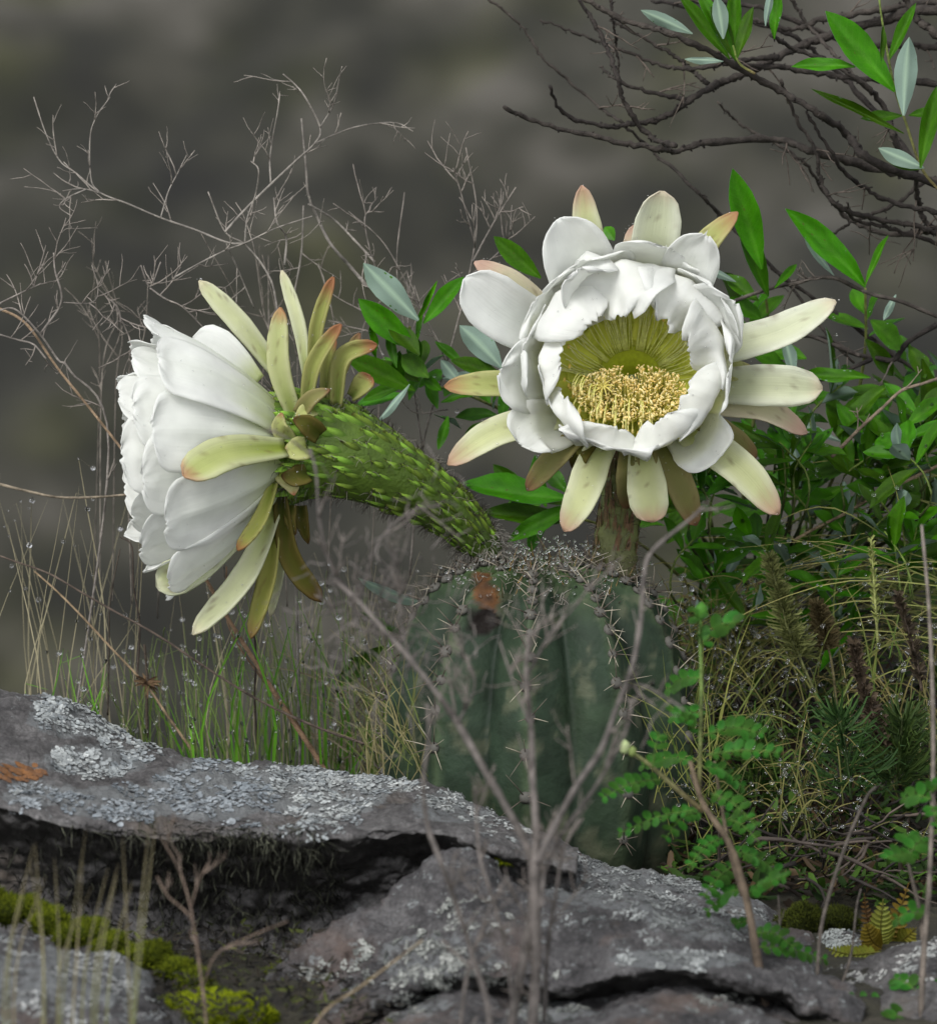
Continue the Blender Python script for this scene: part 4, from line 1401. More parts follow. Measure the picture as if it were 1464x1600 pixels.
for _ in range(500):                      # woolly collar where the tube leaves the crown
    p, t, r = tube_at(rg.uniform(0, .14))
    e = Matrix.Rotation(rg.uniform(0, 6.283), 3, t) @ t.orthogonal().normalized()
    p = p + e * r - t * rg.uniform(0, .008)
    d = (e + Vector((rg.uniform(-.6, .6), rg.uniform(-.6, .6), rg.uniform(-.6, .6)))).normalized()
    l = rg.uniform(.003, .010)
    hair.tube([p, p + d * l * .5, p + d * l - Vector((0, 0, l * .4))], .0002, .00008, mix(lin(70, 62, 52), lin(190, 186, 176), rg.random()), sides=3, cap=False)
ho = link('hairs', hair.mesh('hairs', MAT['wool']), side); ho['kind'] = 'stuff'

VL2 = []
rg = random.Random(52)
def side_ring(n, off, ang, L_, hw, seed, lay, curl):
    for i in range(n):
        a = 2 * math.pi * i / n + off + rg.uniform(-.07, .07)
        an = ang * (1 + rg.uniform(-.06, .06))
        ll = L_ * (1 + rg.uniform(-.04, .03))
        r0 = .0185 - lay * .0022
        def pt(s, bulge):
            return SL(r0 + ll * s * math.sin(an) + bulge, a, ll * s * math.cos(an) + .002 * lay)
        ctrl = [pt(0, 0), pt(.3, .006), pt(.62, .007), pt(.86, .0035), pt(1.0, curl)]
        o, v = petal(side, 'petal', ctrl, hw, lambda v, a=a: -SR(a), 'round', .10, .16, seed + i * 2.9, white_col(seed + i, base=(.52, .59, .20), g=.5), MAT['petal'], 20, 36, rag=.025, thick=.0004)
        if SR(a).y < .3:
            VL2.append(v)
side_ring(10, .25, R_(37), .0850, .0215, 5, 0, .003)
side_ring(9, .60, R_(28.5), .0885, .0220, 60, 1, .002)
side_ring(7, .10, R_(18), .0860, .0220, 120, 2, .0)

def side_tepal(base, tip, width, cf, dy0=-.004, dy1=-.004, bend=(0, 0), prof='strap', seed=0, cup=.25, ruf=.1, mat='sepal', nrm=None, name='sepal', twist=0.0):
    b, t = P(base[0], base[1], SY + dy0), P(tip[0], tip[1], SY + dy1)
    mpx = ((base[0] + tip[0]) / 2 + bend[0], (base[1] + tip[1]) / 2 + bend[1])
    m = P(mpx[0], mpx[1], SY + (dy0 + dy1) / 2 - .002)
    o, v = petal(side, name, [b, m, t], M(width, SY) / 2, nrm or Vector((-.25, -1, .35)), prof, cup, ruf, seed, cf, MAT[mat], 8, 20, thick=.0011, twist=twist)
    VL2.append(v)
ORG = sepal_col(lin(122, 140, 66), lin(158, 164, 94), lin(170, 168, 108), lin(160, 100, 76), .80)
YEL = sepal_col(lin(150, 164, 84), lin(192, 198, 140), lin(206, 208, 162), lin(190, 130, 90), .93)
WSE = sepal_col(lin(180, 192, 110), lin(214, 218, 176), lin(222, 224, 196), lin(216, 206, 180), .96)
side_tepal((440, 590), (311, 438), 34, WSE, .012, .004, (2, -6), seed=1)
side_tepal((462, 655), (438, 480), 36, YEL, -.018, -.022, (-14, 4), seed=2)
side_tepal((482, 600), (440, 422), 22, WSE, .010, .014, (6, -4), seed=3)
side_tepal((490, 590), (521, 432), 22, ORG, -.004, -.004, (-8, 0), seed=4, cup=.9)
side_tepal((480, 640), (533, 506), 26, ORG, -.018, -.020, (-14, -2), seed=5, cup=.9)
side_tepal((508, 620), (523, 528), 18, ORG, -.012, -.010, (-3, 0), seed=55, cup=.9)
side_tepal((520, 620), (562, 520), 20, OLVSEP, .004, .006, (-6, 6), seed=6, cup=.5)
side_tepal((527, 632), (589, 538), 28, ORG, -.012, -.016, (-20, -24), seed=7, cup=.9)
side_tepal((550, 620), (580, 588), 32, ORG, -.008, -.012, (0, 0), 'spat', seed=8, cup=.6)
side_tepal((445, 700), (288, 745), 62, sepal_col(lin(150, 166, 70), lin(186, 194, 126), lin(212, 214, 176), lin(190, 140, 114), .94), -.036, -.082, (-10, -14), 'spat', seed=9, cup=.2)
side_tepal((452, 690), (440, 645), 30, GRNSEP, -.027, -.032, (-8, 0), 'lance', seed=10, cup=.3)
side_tepal((436, 735), (460, 774), 30, sepal_col(lin(150, 164, 60), lin(200, 200, 140), lin(206, 200, 150), lin(196, 110, 90), .85), -.026, -.030, (6, 0), 'lance', seed=11)
side_tepal((428, 755), (371, 860), 24, sepal_col(lin(136, 150, 60), lin(170, 174, 92), lin(184, 182, 112), lin(170, 108, 76), .86), -.028, -.046, (6, 6), seed=12, cup=.4)
side_tepal((432, 790), (301, 992), 40, WSE, -.014, -.030, (16, 10), seed=13, cup=.4)
side_tepal((430, 800), (392, 998), 30, sepal_col(lin(140, 152, 60), lin(160, 162, 84), lin(176, 172, 104), lin(150, 112, 80), .9), -.014, -.016, (8, 0), seed=14, cup=.5)
side_tepal((440, 790), (422, 964), 20, WSE, .006, .006, (6, 0), seed=15)
side_tepal((438, 775), (503, 940), 34, DRKSEP, -.018, -.012, (-16, 14), seed=16, cup=.4)
side_tepal((470, 790), (482, 850), 22, DRKSEP, -.008, -.006, (-3, 0), 'lance', seed=17)
side_tepal((455, 790), (462, 836), 20, DRKSEP, -.016, -.018, (-5, 0), 'lance', seed=18)
side_tepal((467, 648), (516, 608), 28, OLVSEP, -.029, -.034, (-4, -6), 'lance', seed=19)
side_tepal((500, 680), (458, 654), 34, DRKSEP, -.030, -.036, (0, -4), 'lance', seed=20)
side_tepal((490, 640), (462, 655), 26, GRNSEP, -.028, -.033, (0, -4), 'lance', seed=21)
side_tepal((480, 700), (443, 706), 40, GRNSEP, -.031, -.036, (0, 0), 'lance', seed=22)
side_tepal((480, 740), (440, 742), 36, DRKSEP, -.030, -.034, (0, 4), 'lance', seed=23)
side_tepal((400, 600), (300, 530), 70, white_col(4), .0, .006, (0, -10), 'spat', seed=24, mat='petal', name='petal')
side_tepal((412, 790), (246, 920), 66, sepal_col(lin(150, 164, 60), lin(206, 212, 160), lin(216, 220, 196), lin(214, 214, 190), .98), -.014, -.020, (-6, 14), 'spat', seed=25, name='petal')
# stamens inside, hardly seen from here
mb = MB()
for i in range(120):
    a = rg.uniform(0, 6.283); r = .026 * math.sqrt(rg.random())
    pts = spline([SL(.010, a, .0), SL(.6 * r + .006, a, .03), SL(r, a, .058 + rg.uniform(-.006, .004))], 6)
    mb.tube(pts, .0004, .0003, FILD, FILC, sides=4, cap=False)
    mb.ball(pts[-1], .0009, lin(226, 190, 90), .9, .9, 1.7)
st = link('stamens', mb.mesh('stamens', MAT['stamen']), side); st['kind'] = 'stuff'
drops_on(side, VL2, 450, random.Random(6), .0003, .0008)
spots = []
rg = random.Random(77)
for _ in range(170):
    f = rg.uniform(.0, .7)
    p, t, r = tube_at(f)
    spots.append((p + Vector((0, -r * rg.uniform(.0, .5), r * rg.uniform(.85, 1.05))) + Vector((rg.uniform(-.003, .006), 0, rg.uniform(0, .004))), rg.uniform(.0003, .0008)))
drops(side, spots)
# ------------------------------------------------------------------ shrubs, herbs, grass
def leaf_mesh(k, ln=0.30, curl=0.10, wav=0.0, tipr=1.0):
    """lanceolate leaf along +Y, unit length, unit half width, upper skin green, lower skin pale"""
    r2 = random.Random(k * 13 + 5)
    nv_, nu_ = 12, 6
    prof = [(0, .10), (.08, .28), (.25, .68), (.45, .95), (.58, 1), (.75, .82), (.88, .50), (.96, .2), (1, .02)]
    mb = MB()
    ph = r2.uniform(0, 6)
    bend = r2.uniform(-.5, .5)
    up = lin(72, 124, 8); mr = lin(84, 130, 30); un = lin(122, 144, 130)
    for layer in (0, 1):
        for j in range(nv_ + 1):
            v = j / nv_
            for i in range(nu_ + 1):
                u = -1 + 2 * i / nu_
                w = interp(prof, v)
                z = .16 * abs(u) * w + curl * v * v * -1.0 + wav * math.sin(v * 9 + ph) * u * u * w
                if layer == 1:
                    z -= .012
                mb.v.append((u * w + bend * v * v, v, z))
                n = .12 * noise.noise(Vector((u * 2, v * 6, k)))
                if layer == 0:
                    c = mix(mix(up, lin(46, 94, 4), .5 + n * 3), mr, math.exp(-(u / .09) ** 2) * .7 * (1 - v))
                else:
                    c = mix(un, lin(160, 186, 160), math.exp(-(u / .12) ** 2) * .8)
                mb.c.append(c)
        o = layer * (nv_ + 1) * (nu_ + 1)
        for j in range(nv_):
            for i in range(nu_):
                a = o + j * (nu_ + 1) + i
                f = (a, a + 1, a + nu_ + 2, a + nu_ + 1)
                mb.f.append(f if layer == 0 else f[::-1]); mb.mi.append(layer)
    return mb.mesh('leaf', [MAT['leaf'], MAT['leaf_under']])
LEAF = [leaf_mesh(k, curl=c, wav=w) for k, (c, w) in enumerate([(.03, 0), (.12, .05), (.28, .08), (-.08, .05), (.10, .12), (.34, .03), (.2, .1), (-.14, .08)])]

def put_leaf(parent, b, t, width, nrm, k=None, name='leaf'):
    yv = (t - b)
    L_ = yv.length
    yv = yv / L_
    zv = nrm - yv * nrm.dot(yv)
    if zv.length < 1e-4:
        zv = yv.orthogonal()
    zv.normalize()
    xv = yv.cross(zv)
    m = Matrix((xv * width / 2, yv * L_, zv * (width * .5 * .6 + L_ * .35))).transposed().to_4x4()
    m.translation = b
    k = rng.randrange(len(LEAF)) if k is None else k
    return link(name, LEAF[k], parent, m)

def leaf_px(parent, bx, by, tx, ty, w, y, pale=False, dy=0.0, k=None):
    b, t = P(bx, by, y), P(tx, ty, y + dy)
    n = Vector((rng.uniform(-.5, .5), -1.0, rng.uniform(.2, 1.0)))
    if pale:
        n = -n
    return put_leaf(parent, b, t, M(w * .92, y), n, k)

def whorl(parent, px, py, y, dirdeg, n, L_, w, spread=75, seed=0, stem=60, drop=None):
    """tip of a leafy shoot: leaves spread around the axis"""
    r2 = random.Random(seed)
    c = P(px, py, y)
    a0 = R_(dirdeg)
    ax = (CR * math.cos(a0) + CU * math.sin(a0) + CF * r2.uniform(-.3, .3)).normalized()
    e1 = ax.orthogonal().normalized(); e2 = ax.cross(e1)
    for i in range(n):
        an = i * 2.4 + r2.uniform(-.3, .3)
        sp = R_(spread) * (.35 + .65 * (1 - i / n)) * r2.uniform(.8, 1.1)
        d = (ax * math.cos(sp) + (e1 * math.cos(an) + e2 * math.sin(an)) * math.sin(sp)).normalized()
        b = c - ax * M(stem, y) * (1 - i / n) 
        l = M(L_, y) * r2.uniform(.7, 1.15) * (1 - .35 * i / n)
        nr = ax * .7 - d * .2 + Vector((r2.uniform(-.3, .3), -r2.uniform(.2, 1.3), .5))
        put_leaf(parent, b, b + d * l, M(w, y) * r2.uniform(.8, 1.15), nr, r2.randrange(len(LEAF)))
        if drop is not None and r2.random() < .5:
            drop.append((b + d * l * r2.uniform(.3, 1.0) + nr.normalized() * .001, r2.uniform(.0007, .0013)))
    return c, c - ax * M(stem * 1.3, y)

def branch_pts(pl, y0, y1, wob=.01, n=None, seed=0):
    """pixel polyline -> smooth 3D polyline, depth y0..y1 with wander"""
    pts = []
    for i, q in enumerate(pl):
        f = i / max(1, len(pl) - 1)
        pts.append(P(q[0], q[1], y0 + (y1 - y0) * f + wob * noise.noise(Vector((i * .9, seed * 3.3, 1)))))
    return spline(pts, n or max(4, len(pl) * 5))

def grow_twigs(mb, pts, n, L_, r, col, rg, depth=1, f0=.15, up=.2, zig=.2):
    for _ in range(n):
        f = rg.uniform(f0, .98)
        i = int(f * (len(pts) - 1))
        i = min(i, len(pts) - 2)
        t = (pts[i + 1] - pts[i]).normalized()
        e = t.orthogonal().normalized()
        e = Matrix.Rotation(rg.uniform(0, 6.283), 3, t) @ e
        d = (t * rg.uniform(.3, 1) + e * rg.uniform(.5, 1) + Vector((0, 0, up))).normalized()
        l = L_ * rg.uniform(.4, 1.2)
        q = [pts[i].copy()]
        m_ = 5
        for k in range(m_):
            d = (d + Vector((rg.uniform(-zig, zig), rg.uniform(-zig, zig), rg.uniform(-zig, zig) + up * .15))).normalized()
            q.append(q[-1] + d * l / m_)
        mb.tube(q, r, r * .45, col, sides=4, jit=.15)
        if depth > 0:
            grow_twigs(mb, q, rg.randint(2, 3), l * .6, r * .65, col, rg, depth - 1, .2, up, zig)

def dry_plant(name, label, cat, lines, col, y0, seed, tw=(3, .03, .0006), base=None, group=None, sides=6, jit=.12, dy=.0, wob=.012, twcol=None):
    """lines: (pixel polyline, start px width, end px width, depth start, depth end)"""
    rg = random.Random(seed)
    first = P(*lines[0][0][0], lines[0][3])
    t = thing(name, label, cat, first, group)
    for k, (pl, w0, w1, ya, yb) in enumerate(lines):
        pts = branch_pts(pl, ya, yb, wob, len(pl) * 6, seed + k * 1.37)
        mb = MB()
        mb.tube(pts, M(w0, ya) / 2, M(w1, yb) / 2, mix(col, (.02, .018, .016), rg.random() * .35), mix(col, lin(150, 140, 130), .15), sides=sides, jit=jit)
        b = link('branch', mb.mesh('branch', MAT['twig']), t)
        if tw and tw[0]:
            m2 = MB()
            grow_twigs(m2, pts, tw[0], tw[1], tw[2], twcol or mix(col, lin(150, 140, 130), .3), rg)
            s = link('twigs', m2.mesh('twigs', MAT['twig']), b)
            s['kind'] = 'stuff'
    return t

Z6 = lambda pl: [(740 + x / 2.022, y / 2.022) for x, y in pl]
Z7 = lambda pl: [(x / 2.0914, 60 + y / 2.0914) for x, y in pl]
Z5 = lambda pl: [(724 + x / 1.978, 1040 + y / 1.978) for x, y in pl]
Z1 = lambda pl: [(x / 2.614, 640 + y / 2.614) for x, y in pl]     # zoom of the left grass
Z9 = lambda pl: [(1064 + x / 3.66, 400 + y / 3.66) for x, y in pl]
Z8 = lambda pl: [(1000 + x / 2.666, 640 + y / 2.666) for x, y in pl]
BARK = lin(64, 59, 54)
BARKD = lin(40, 36, 34)

# ---- overhanging shrub, top right -----------------------------------------------------
TX = 1690
lines = [
    (Z6([(95, 335), (200, 385), (400, 435), (560, 465), (640, 475), (740, 450), (950, 440), (1070, 475), (1250, 525), (1464, 570)]) + [(1560, 300), (TX, 380)], 5, 13, .05, .13),
    (Z6([(240, 270), (280, 355), (400, 395), (500, 390), (600, 370), (690, 310), (780, 260), (850, 235), (960, 180), (1120, 110), (1300, 60), (1464, 30)]) + [(1580, 60), (TX, 260)], 4, 15, .10, .16),
    (Z6([(340, -10), (470, 60), (640, 110), (820, 200), (960, 280), (1080, 350), (1180, 420), (1250, 500), (1464, 580)]) + [(1560, 320), (TX, 400)], 7, 12, .02, .08),
    (Z6([(30, -20), (150, 80), (220, 180), (380, 320), (470, 390), (570, 480), (700, 600), (800, 700), (960, 860), (1100, 960), (1300, 1100)]) + [(1520, 640), (TX, 720)], 3, 6, .14, .12),
    (Z6([(210, 60), (330, 105), (450, 150), (600, 205), (700, 215), (850, 190), (960, 178)]), 3, 7, .12, .13),
    (Z6([(330, -10), (400, 110), (450, 230), (480, 330), (560, 430), (640, 460)]), 5, 7, .10, .07),
    (Z6([(430, -20), (440, 50), (450, 140), (462, 250)]), 4, 3, .09, .10),
    (Z6([(430, 60), (540, 120), (640, 180), (700, 230), (740, 262)]), 4, 6, .12, .12),
    (Z6([(970, 250), (1020, 370), (1080, 480), (1100, 580), (1150, 650), (1280, 690), (1420, 720)]) + [(1500, 380), (TX, 440)], 4, 8, .08, .13),
    (Z6([(770, 320), (840, 390), (950, 450), (1050, 520), (1120, 620), (1200, 700), (1330, 740), (1464, 730)]) + [(1560, 380), (TX, 450)], 3, 8, .11, .14),
    (Z6([(1050, 350), (1130, 480), (1180, 550), (1300, 630), (1464, 670)]) + [(1560, 360), (TX, 430)], 4, 8, .05, .12),
    (Z6([(400, 210), (450, 250), (560, 290), (680, 312)]), 3, 6, .14, .12),
    (Z6([(850, 205), (1000, 215), (1200, 245), (1464, 265)]) + [(1580, 170), (TX, 330)], 6, 11, .13, .16),
    (Z6([(880, 60), (1000, 90), (1100, 60), (1280, 30), (1464, 10)]) + [(1590, 40), (TX, 240)], 5, 12, .15, .16),
    (Z6([(940, 110), (1010, 150), (1200, 240), (1300, 340), (1330, 440), (1400, 540)]), 5, 8, .06, .10),
    (Z6([(560, 0), (760, 40), (980, 100), (1120, 200), (1250, 330), (1400, 520)]), 4, 8, .18, .14),
    (Z6([(1000, -10), (1060, 80), (1150, 180), (1260, 300)]), 5, 5, .16, .13),
    (Z6([(1360, -20), (1400, 60), (1464, 110)]) + [(1560, 130), (TX, 290)], 8, 12, .12, .15),
    (Z6([(1395, 560), (1410, 660), (1450, 720)]) + [(1540, 420), (TX, 470)], 6, 9, .10, .14),
    (Z6([(1180, 640), (1200, 690), (1300, 715), (1464, 770)]) + [(1580, 420), (TX, 480)], 3, 8, .09, .14),
    (Z6([(1130, 740), (1200, 700), (1340, 640), (1464, 560)]) + [(1580, 300), (TX, 420)], 3, 8, .12, .14),
    (Z6([(660, 0), (900, 20), (1180, 130), (1464, 150)]) + [(1580, 110), (TX, 280)], 5, 11, .18, .17),
]
SH1 = 'gnarled shrub reaching over from the right with bare brown twigs and few leafy shoots'
rg = random.Random(3)
shrub = thing('overhanging_shrub', SH1, 'shrub', P(TX, 1150, .2))
mb = MB()
tr = spline([P(1700, 1180, .24), P(1690, 900, .2), P(TX, 600, .17), P(TX + 4, 400, .15), P(TX, 220, .16), P(TX - 20, 40, .17)], 40)
mb.tube(tr, M(28), M(12), BARKD, BARK, sides=9, jit=.08)
link('trunk', mb.mesh('trunk', MAT['twig']), shrub)
for k, (pl, w0, w1, ya, yb) in enumerate(lines):
    pts = branch_pts(pl, ya, yb, .03, len(pl) * 9, k)
    for i in range(1, len(pts) - 1):
        pts[i] = pts[i] + Vector((rg.uniform(-1, 1), rg.uniform(-1, 1), rg.uniform(-1, 1))) * .0007
    mb = MB()
    nb = len(pts)
    mb.tube(pts, M(w0) * .66, M(w1) * .66, mix(BARK, BARKD, rg.random()), mix(BARKD, BARK, rg.random()), sides=7, jit=.22)
    # spur shoots and leaf scars
    for _ in range(int(nb * .45)):
        i = rg.randrange(1, nb - 1)
        t = (pts[i + 1] - pts[i]).normalized()
        e = Matrix.Rotation(rg.uniform(0, 6.283), 3, t) @ t.orthogonal().normalized()
        w = M(w0 + (w1 - w0) * i / nb) / 2
        mb.tube([pts[i], pts[i] + (e + t * .4) * (w + rg.uniform(.0002, .0018))], w * .6, w * .4, BARKD, sides=4)
    b = link('branch', mb.mesh('branch', MAT['twig']), shrub)
    m2 = MB()
    grow_twigs(m2, pts[:int(nb * .85)], rg.randint(1, 3), .03, .0006, mix(BARK, lin(120, 108, 98), .4), rg, 1, .1, .1, .2)
    s = link('twigs', m2.mesh('twigs', MAT['twig']), b); s['kind'] = 'stuff'
# leafy shoots of that shrub
def shoot(parent, pl, y, w0=5, w1=3, col=lin(120, 140, 70)):
    mb = MB()
    mb.tube(branch_pts(pl, y, y, .002, len(pl) * 5), M(w0) / 2, M(w1) / 2, lin(96, 84, 56), col, sides=6)
    return link('shoot', mb.mesh('shoot', MAT['twig']), parent)
shoot(shrub, [(1470, 300), (1440, 262), (1415, 190), (1396, 130), (1378, 30), (1372, -20)], .02)
for L in [(1398, 142, 1289, 18, 54, .01), (1336, 104, 1238, 94, 26, .015), (1438, 262, 1462, 134, 30, .01), (1412, 208, 1268, 138, 16, .025),
          (1388, 95, 1432, 4, 22, .03), (1410, 180, 1345, 186, 22, .03), (1420, 180, 1470, 172, 20, .03), (1378, 100, 1376, 38, 12, .01), (1444, 262, 1390, 255, 22, .02)]:
    leaf_px(shrub, *L)
leaf_px(shrub, 1412, 180, 1414, 56, 40, .005, pale=True)
leaf_px(shrub, 1444, 262, 1372, 230, 30, .012, pale=True)
shoot(shrub, [(1180, 115), (1155, 98), (1145, 70)], .02)
for L in [(1150, 92, 1086, -20, 28, .02), (1152, 90, 1176, 10, 26, .015), (1148, 80, 1146, -30, 26, .03), (1150, 95, 1108, 10, 30, .02), (1140, 92, 1060, -10, 26, .03), (1210, 60, 1215, -30, 24, .05)]:
    leaf_px(shrub, *L)
leaf_px(shrub, 1130, 60, 1122, -8, 28, .01, pale=True)
leaf_px(shrub, 1082, 52, 1002, 12, 24, .03, pale=True)
leaf_px(shrub, 1130, 95, 1070, 88, 14, .03, pale=True)
leaf_px(shrub, 1196, 40, 1204, -20, 14, .03, pale=True)

# ---- leafy bush behind the flowers ------------------------------------------------------
bush = thing('leafy_bush', 'bush of glossy lance-shaped green leaves behind the white flowers', 'bush', P(1180, 1100, .2))
bd = []
# woody stems rising from its foot
foot = P(1180, 1130, .2)
stems = [
    ([(1180, 1130), (1150, 980), (1090, 830), (900, 700), (740, 620), (650, 590), (640, 510)], 9, 4, .2, .07),
    ([(1180, 1130), (1170, 960), (1160, 800), (1180, 640), (1200, 520), (1190, 430), (1170, 350)], 9, 3, .2, .10),
    ([(1180, 1130), (1210, 980), (1260, 840), (1320, 700), (1350, 560), (1352, 450)], 9, 4, .2, .10),
    ([(1180, 1130), (1250, 960), (1350, 840), (1420, 700), (1440, 600)], 8, 4, .2, .12),
    ([(1180, 1130), (1110, 960), (1000, 850), (880, 800)], 8, 4, .2, .09),
    ([(1180, 1130), (1220, 900), (1240, 780), (1230, 690), (1230, 600)], 8, 4, .2, .08),
    ([(1180, 1130), (1130, 900), (1100, 760), (1090, 640)], 8, 4, .2, .12),
]
for k, (pl, w0, w1, ya, yb) in enumerate(stems):
    mb = MB()
    mb.tube(branch_pts(pl, ya, yb, .006, len(pl) * 7, k + 40), M(w0) / 2, M(w1) / 2, BARKD, lin(112, 120, 62), sides=7, jit=.12)
    link('stem', mb.mesh('stem', MAT['twig']), bush)
# leaves that can be read one by one
for L in [
    # above and between the flowers
    (845, 434, 769, 372, 36, .05), (662, 505, 726, 432, 32, .06), (650, 545, 558, 470, 46, .055), (655, 555, 612, 500, 40, .05),
    (648, 610, 536, 560, 44, .06), (640, 600, 560, 620, 24, .065), (670, 590, 625, 555, 36, .055), (784, 585, 704, 566, 32, .06),
    (730, 575, 680, 535, 18, .065), (620, 575, 605, 515, 18, .06), (588, 560, 582, 500, 18, .07), (655, 500, 680, 440, 10, .05), (650, 540, 658, 480, 10, .06), (790, 665, 720, 672, 26, .07),
    (690, 610, 660, 590, 20, .06), (700, 650, 688, 700, 18, .06), (890, 780, 722, 768, 54, .05), (905, 815, 750, 800, 40, .06), (900, 790, 790, 838, 34, .055),
    (960, 375, 945, 352, 24, .06), (850, 690, 800, 668, 26, .07),
    # right of the flower
    (1190, 420, 1143, 262, 50, .06), (1200, 462, 1150, 345, 40, .08), (1185, 470, 1130, 430, 30, .09), (1352, 448, 1240, 320, 46, .07),
    (1352, 446, 1386, 364, 14, .06), (1210, 450, 1245, 410, 14, .07), (1190, 500, 1140, 460, 34, .10), (1352, 530, 1400, 590, 34, .10), (1360, 500, 1412, 540, 40, .09),
    (1420, 540, 1450, 590, 36, .10), (1260, 560, 1200, 540, 36, .09), (1250, 590, 1170, 560, 40, .09), (1215, 560, 1195, 500, 34, .10), (1360, 590, 1250, 585, 28, .085),
    (1370, 620, 1300, 655, 40, .085), (1390, 600, 1300, 670, 34, .09), (1330, 700, 1290, 620, 38, .10), (1360, 725, 1240, 740, 34, .075), (1240, 720, 1140, 660, 26, .08),
    (1180, 720, 1130, 740, 30, .10), (1160, 730, 1110, 720, 34, .11), (1440, 560, 1470, 700, 44, .09), (1430, 700, 1462, 600, 50, .095), (1345, 660, 1350, 750, 30, .10), (1385, 690, 1370, 600, 30, .11),
    (1210, 800, 1120, 790, 34, .10), (1225, 790, 1215, 690, 22, .08), (1230, 770, 1330, 790, 40, .10), (1200, 820, 1110, 850, 30, .09), (1210, 835, 1130, 815, 26, .10), (1320, 760, 1240, 800, 30, .11),
    (1140, 760, 1070, 740, 34, .12), (1130, 800, 1060, 800, 30, .12), (1260, 870, 1180, 840, 30, .11), (1100, 790, 1040, 850, 30, .11),
]:
    leaf_px(bush, *L, dy=rng.uniform(-.02, .02))
for L in [(654, 500, 568, 410, 48, .052), (784, 575, 724, 504, 46, .055), (1303, 430, 1252, 368, 14, .08), (1240, 590, 1230, 525, 24, .08), (1150, 440, 1100, 415, 14, .09),
          (1315, 690, 1200, 640, 22, .09), (1370, 760, 1360, 680, 18, .09), (1310, 640, 1300, 560, 26, .10), (1400, 460, 1380, 500, 14, .07), (1250, 760, 1240, 690, 22, .09),
          (720, 600, 690, 560, 24, .07), (760, 580, 690, 590, 16, .08), (640, 600, 590, 660, 16, .05), (668, 945, 556, 914, 26, .04), (1320, 820, 1260, 880, 34, .09), (1135, 900, 1160, 850, 24, .09),
          (1130, 760, 1150, 700, 20, .10), (1160, 800, 1140, 850, 22, .10), (1350, 820, 1400, 850, 24, .11)]:
    leaf_px(bush, *L, pale=True)
leaf_px(bush, 600, 1010, 522, 1066, 34, .06)
leaf_px(bush, 640, 1000, 560, 955, 14, .05)
# fuller growth lower down
rw = random.Random(17)
for k in range(64):
    px, py = rw.uniform(1070, 1490), rw.uniform(600, 960)
    y = rw.uniform(.03, .2)
    if k > 36:
        px, py, y = rw.uniform(1090, 1480), rw.uniform(640, 880), rw.uniform(.02, .09)
    if px < 1200 and py < 700:
        continue
    c, s = whorl(bush, px, py, y, rw.uniform(30, 150), rw.randint(5, 8), rw.uniform(75, 120), rw.uniform(22, 34), 80, k, 50, bd)
    mb = MB()
    mb.tube(spline([foot + (s - foot) * .55 + Vector((0, .02, .01)), s - Vector((0, 0, .02)), s, c], 10), M(5) / 2, M(3) / 2, BARKD, lin(104, 124, 56), sides=5)
    link('stem', mb.mesh('stem', MAT['twig']), bush)
for k, (px, py, d, n, l, w, y) in enumerate([(655, 560, 90, 5, 80, 26, .08), (610, 590, 130, 4, 80, 26, .08), (700, 610, 60, 4, 70, 20, .08), (760, 620, 120, 4, 70, 24, .09), (820, 780, 160, 5, 110, 34, .09), (880, 760, 120, 4, 100, 30, .1),
                                      (1160, 470, 100, 5, 100, 32, .12), (1350, 480, 100, 4, 90, 28, .12), (1420, 560, 80, 5, 100, 32, .14), (1080, 740, 140, 5, 90, 28, .13), (1020, 790, 120, 5, 90, 28, .13)]):
    whorl(bush, px, py, y, d, n, l, w, 75, k + 300, 46, bd)
drops(bush, bd)
# past 300 leaves the smallest ones become one mass
bl_ = sorted([o for o in bush.children if o.name.split('.')[0] == 'leaf'], key=lambda o: -WM[o].to_scale()[1] * WM[o].to_scale()[0])
rest = bl_[300:]
if rest:
    mb = MB()
    for o in rest:
        me = o.data
        w = WM[o]
        nv_ = len(me.vertices)
        col = np.empty(nv_ * 4, dtype=np.float32)
        me.color_attributes['Col'].data.foreach_get('color', col)
        k_ = rng.uniform(.65, 1.3)
        off = len(mb.v)
        mb.v.extend(tuple(w @ v.co) for v in me.vertices)
        mb.c.extend(tuple(float(c) * k_ for c in q[:3]) for q in col.reshape(-1, 4))
        for p in me.polygons:
            mb.f.append(tuple(i + off for i in p.vertices)); mb.mi.append(p.material_index)
        bpy.data.objects.remove(o)
    lo_ = link('small_leaves', mb.mesh('small_leaves', [MAT['leaf'], MAT['leaf_under']]), bush)
    lo_['kind'] = 'stuff'

# bare brown branches passing behind the flower, right
dry_plant('bare_branch', 'bare brown branch curving out from behind the front-facing flower', 'branch',
          [(list(reversed(Z9([(280, 270), (430, 210), (560, 170), (660, 155), (760, 125), (880, 125), (1000, 180), (1100, 220), (1260, 260), (1464, 345)]))) + [(1100, 500)], 7, 6, .06, .09)],
          BARK, .07, 61, tw=(3, .02, .0006))
dry_plant('bare_branch', 'dark forked twig crossing behind the white side petals of the front-facing flower', 'branch',
          [(list(reversed(Z9([(690, 440), (780, 470), (880, 510), (1000, 560), (1130, 585), (1220, 590), (1300, 490), (1464, 390)]))), 9, 7, .10, .10),
           (Z9([(1090, 590), (980, 640), (880, 690), (780, 710), (690, 720)]), 8, 5, .10, .09), (Z9([(700, 460), (840, 470), (960, 540), (1020, 570)]), 4, 6, .11, .10), (Z9([(470, 5), (560, 100), (650, 200), (760, 350), (880, 500), (990, 610)]), 5, 5, .12, .12)],
          BARKD, .1, 62, tw=(2, .02, .0006))
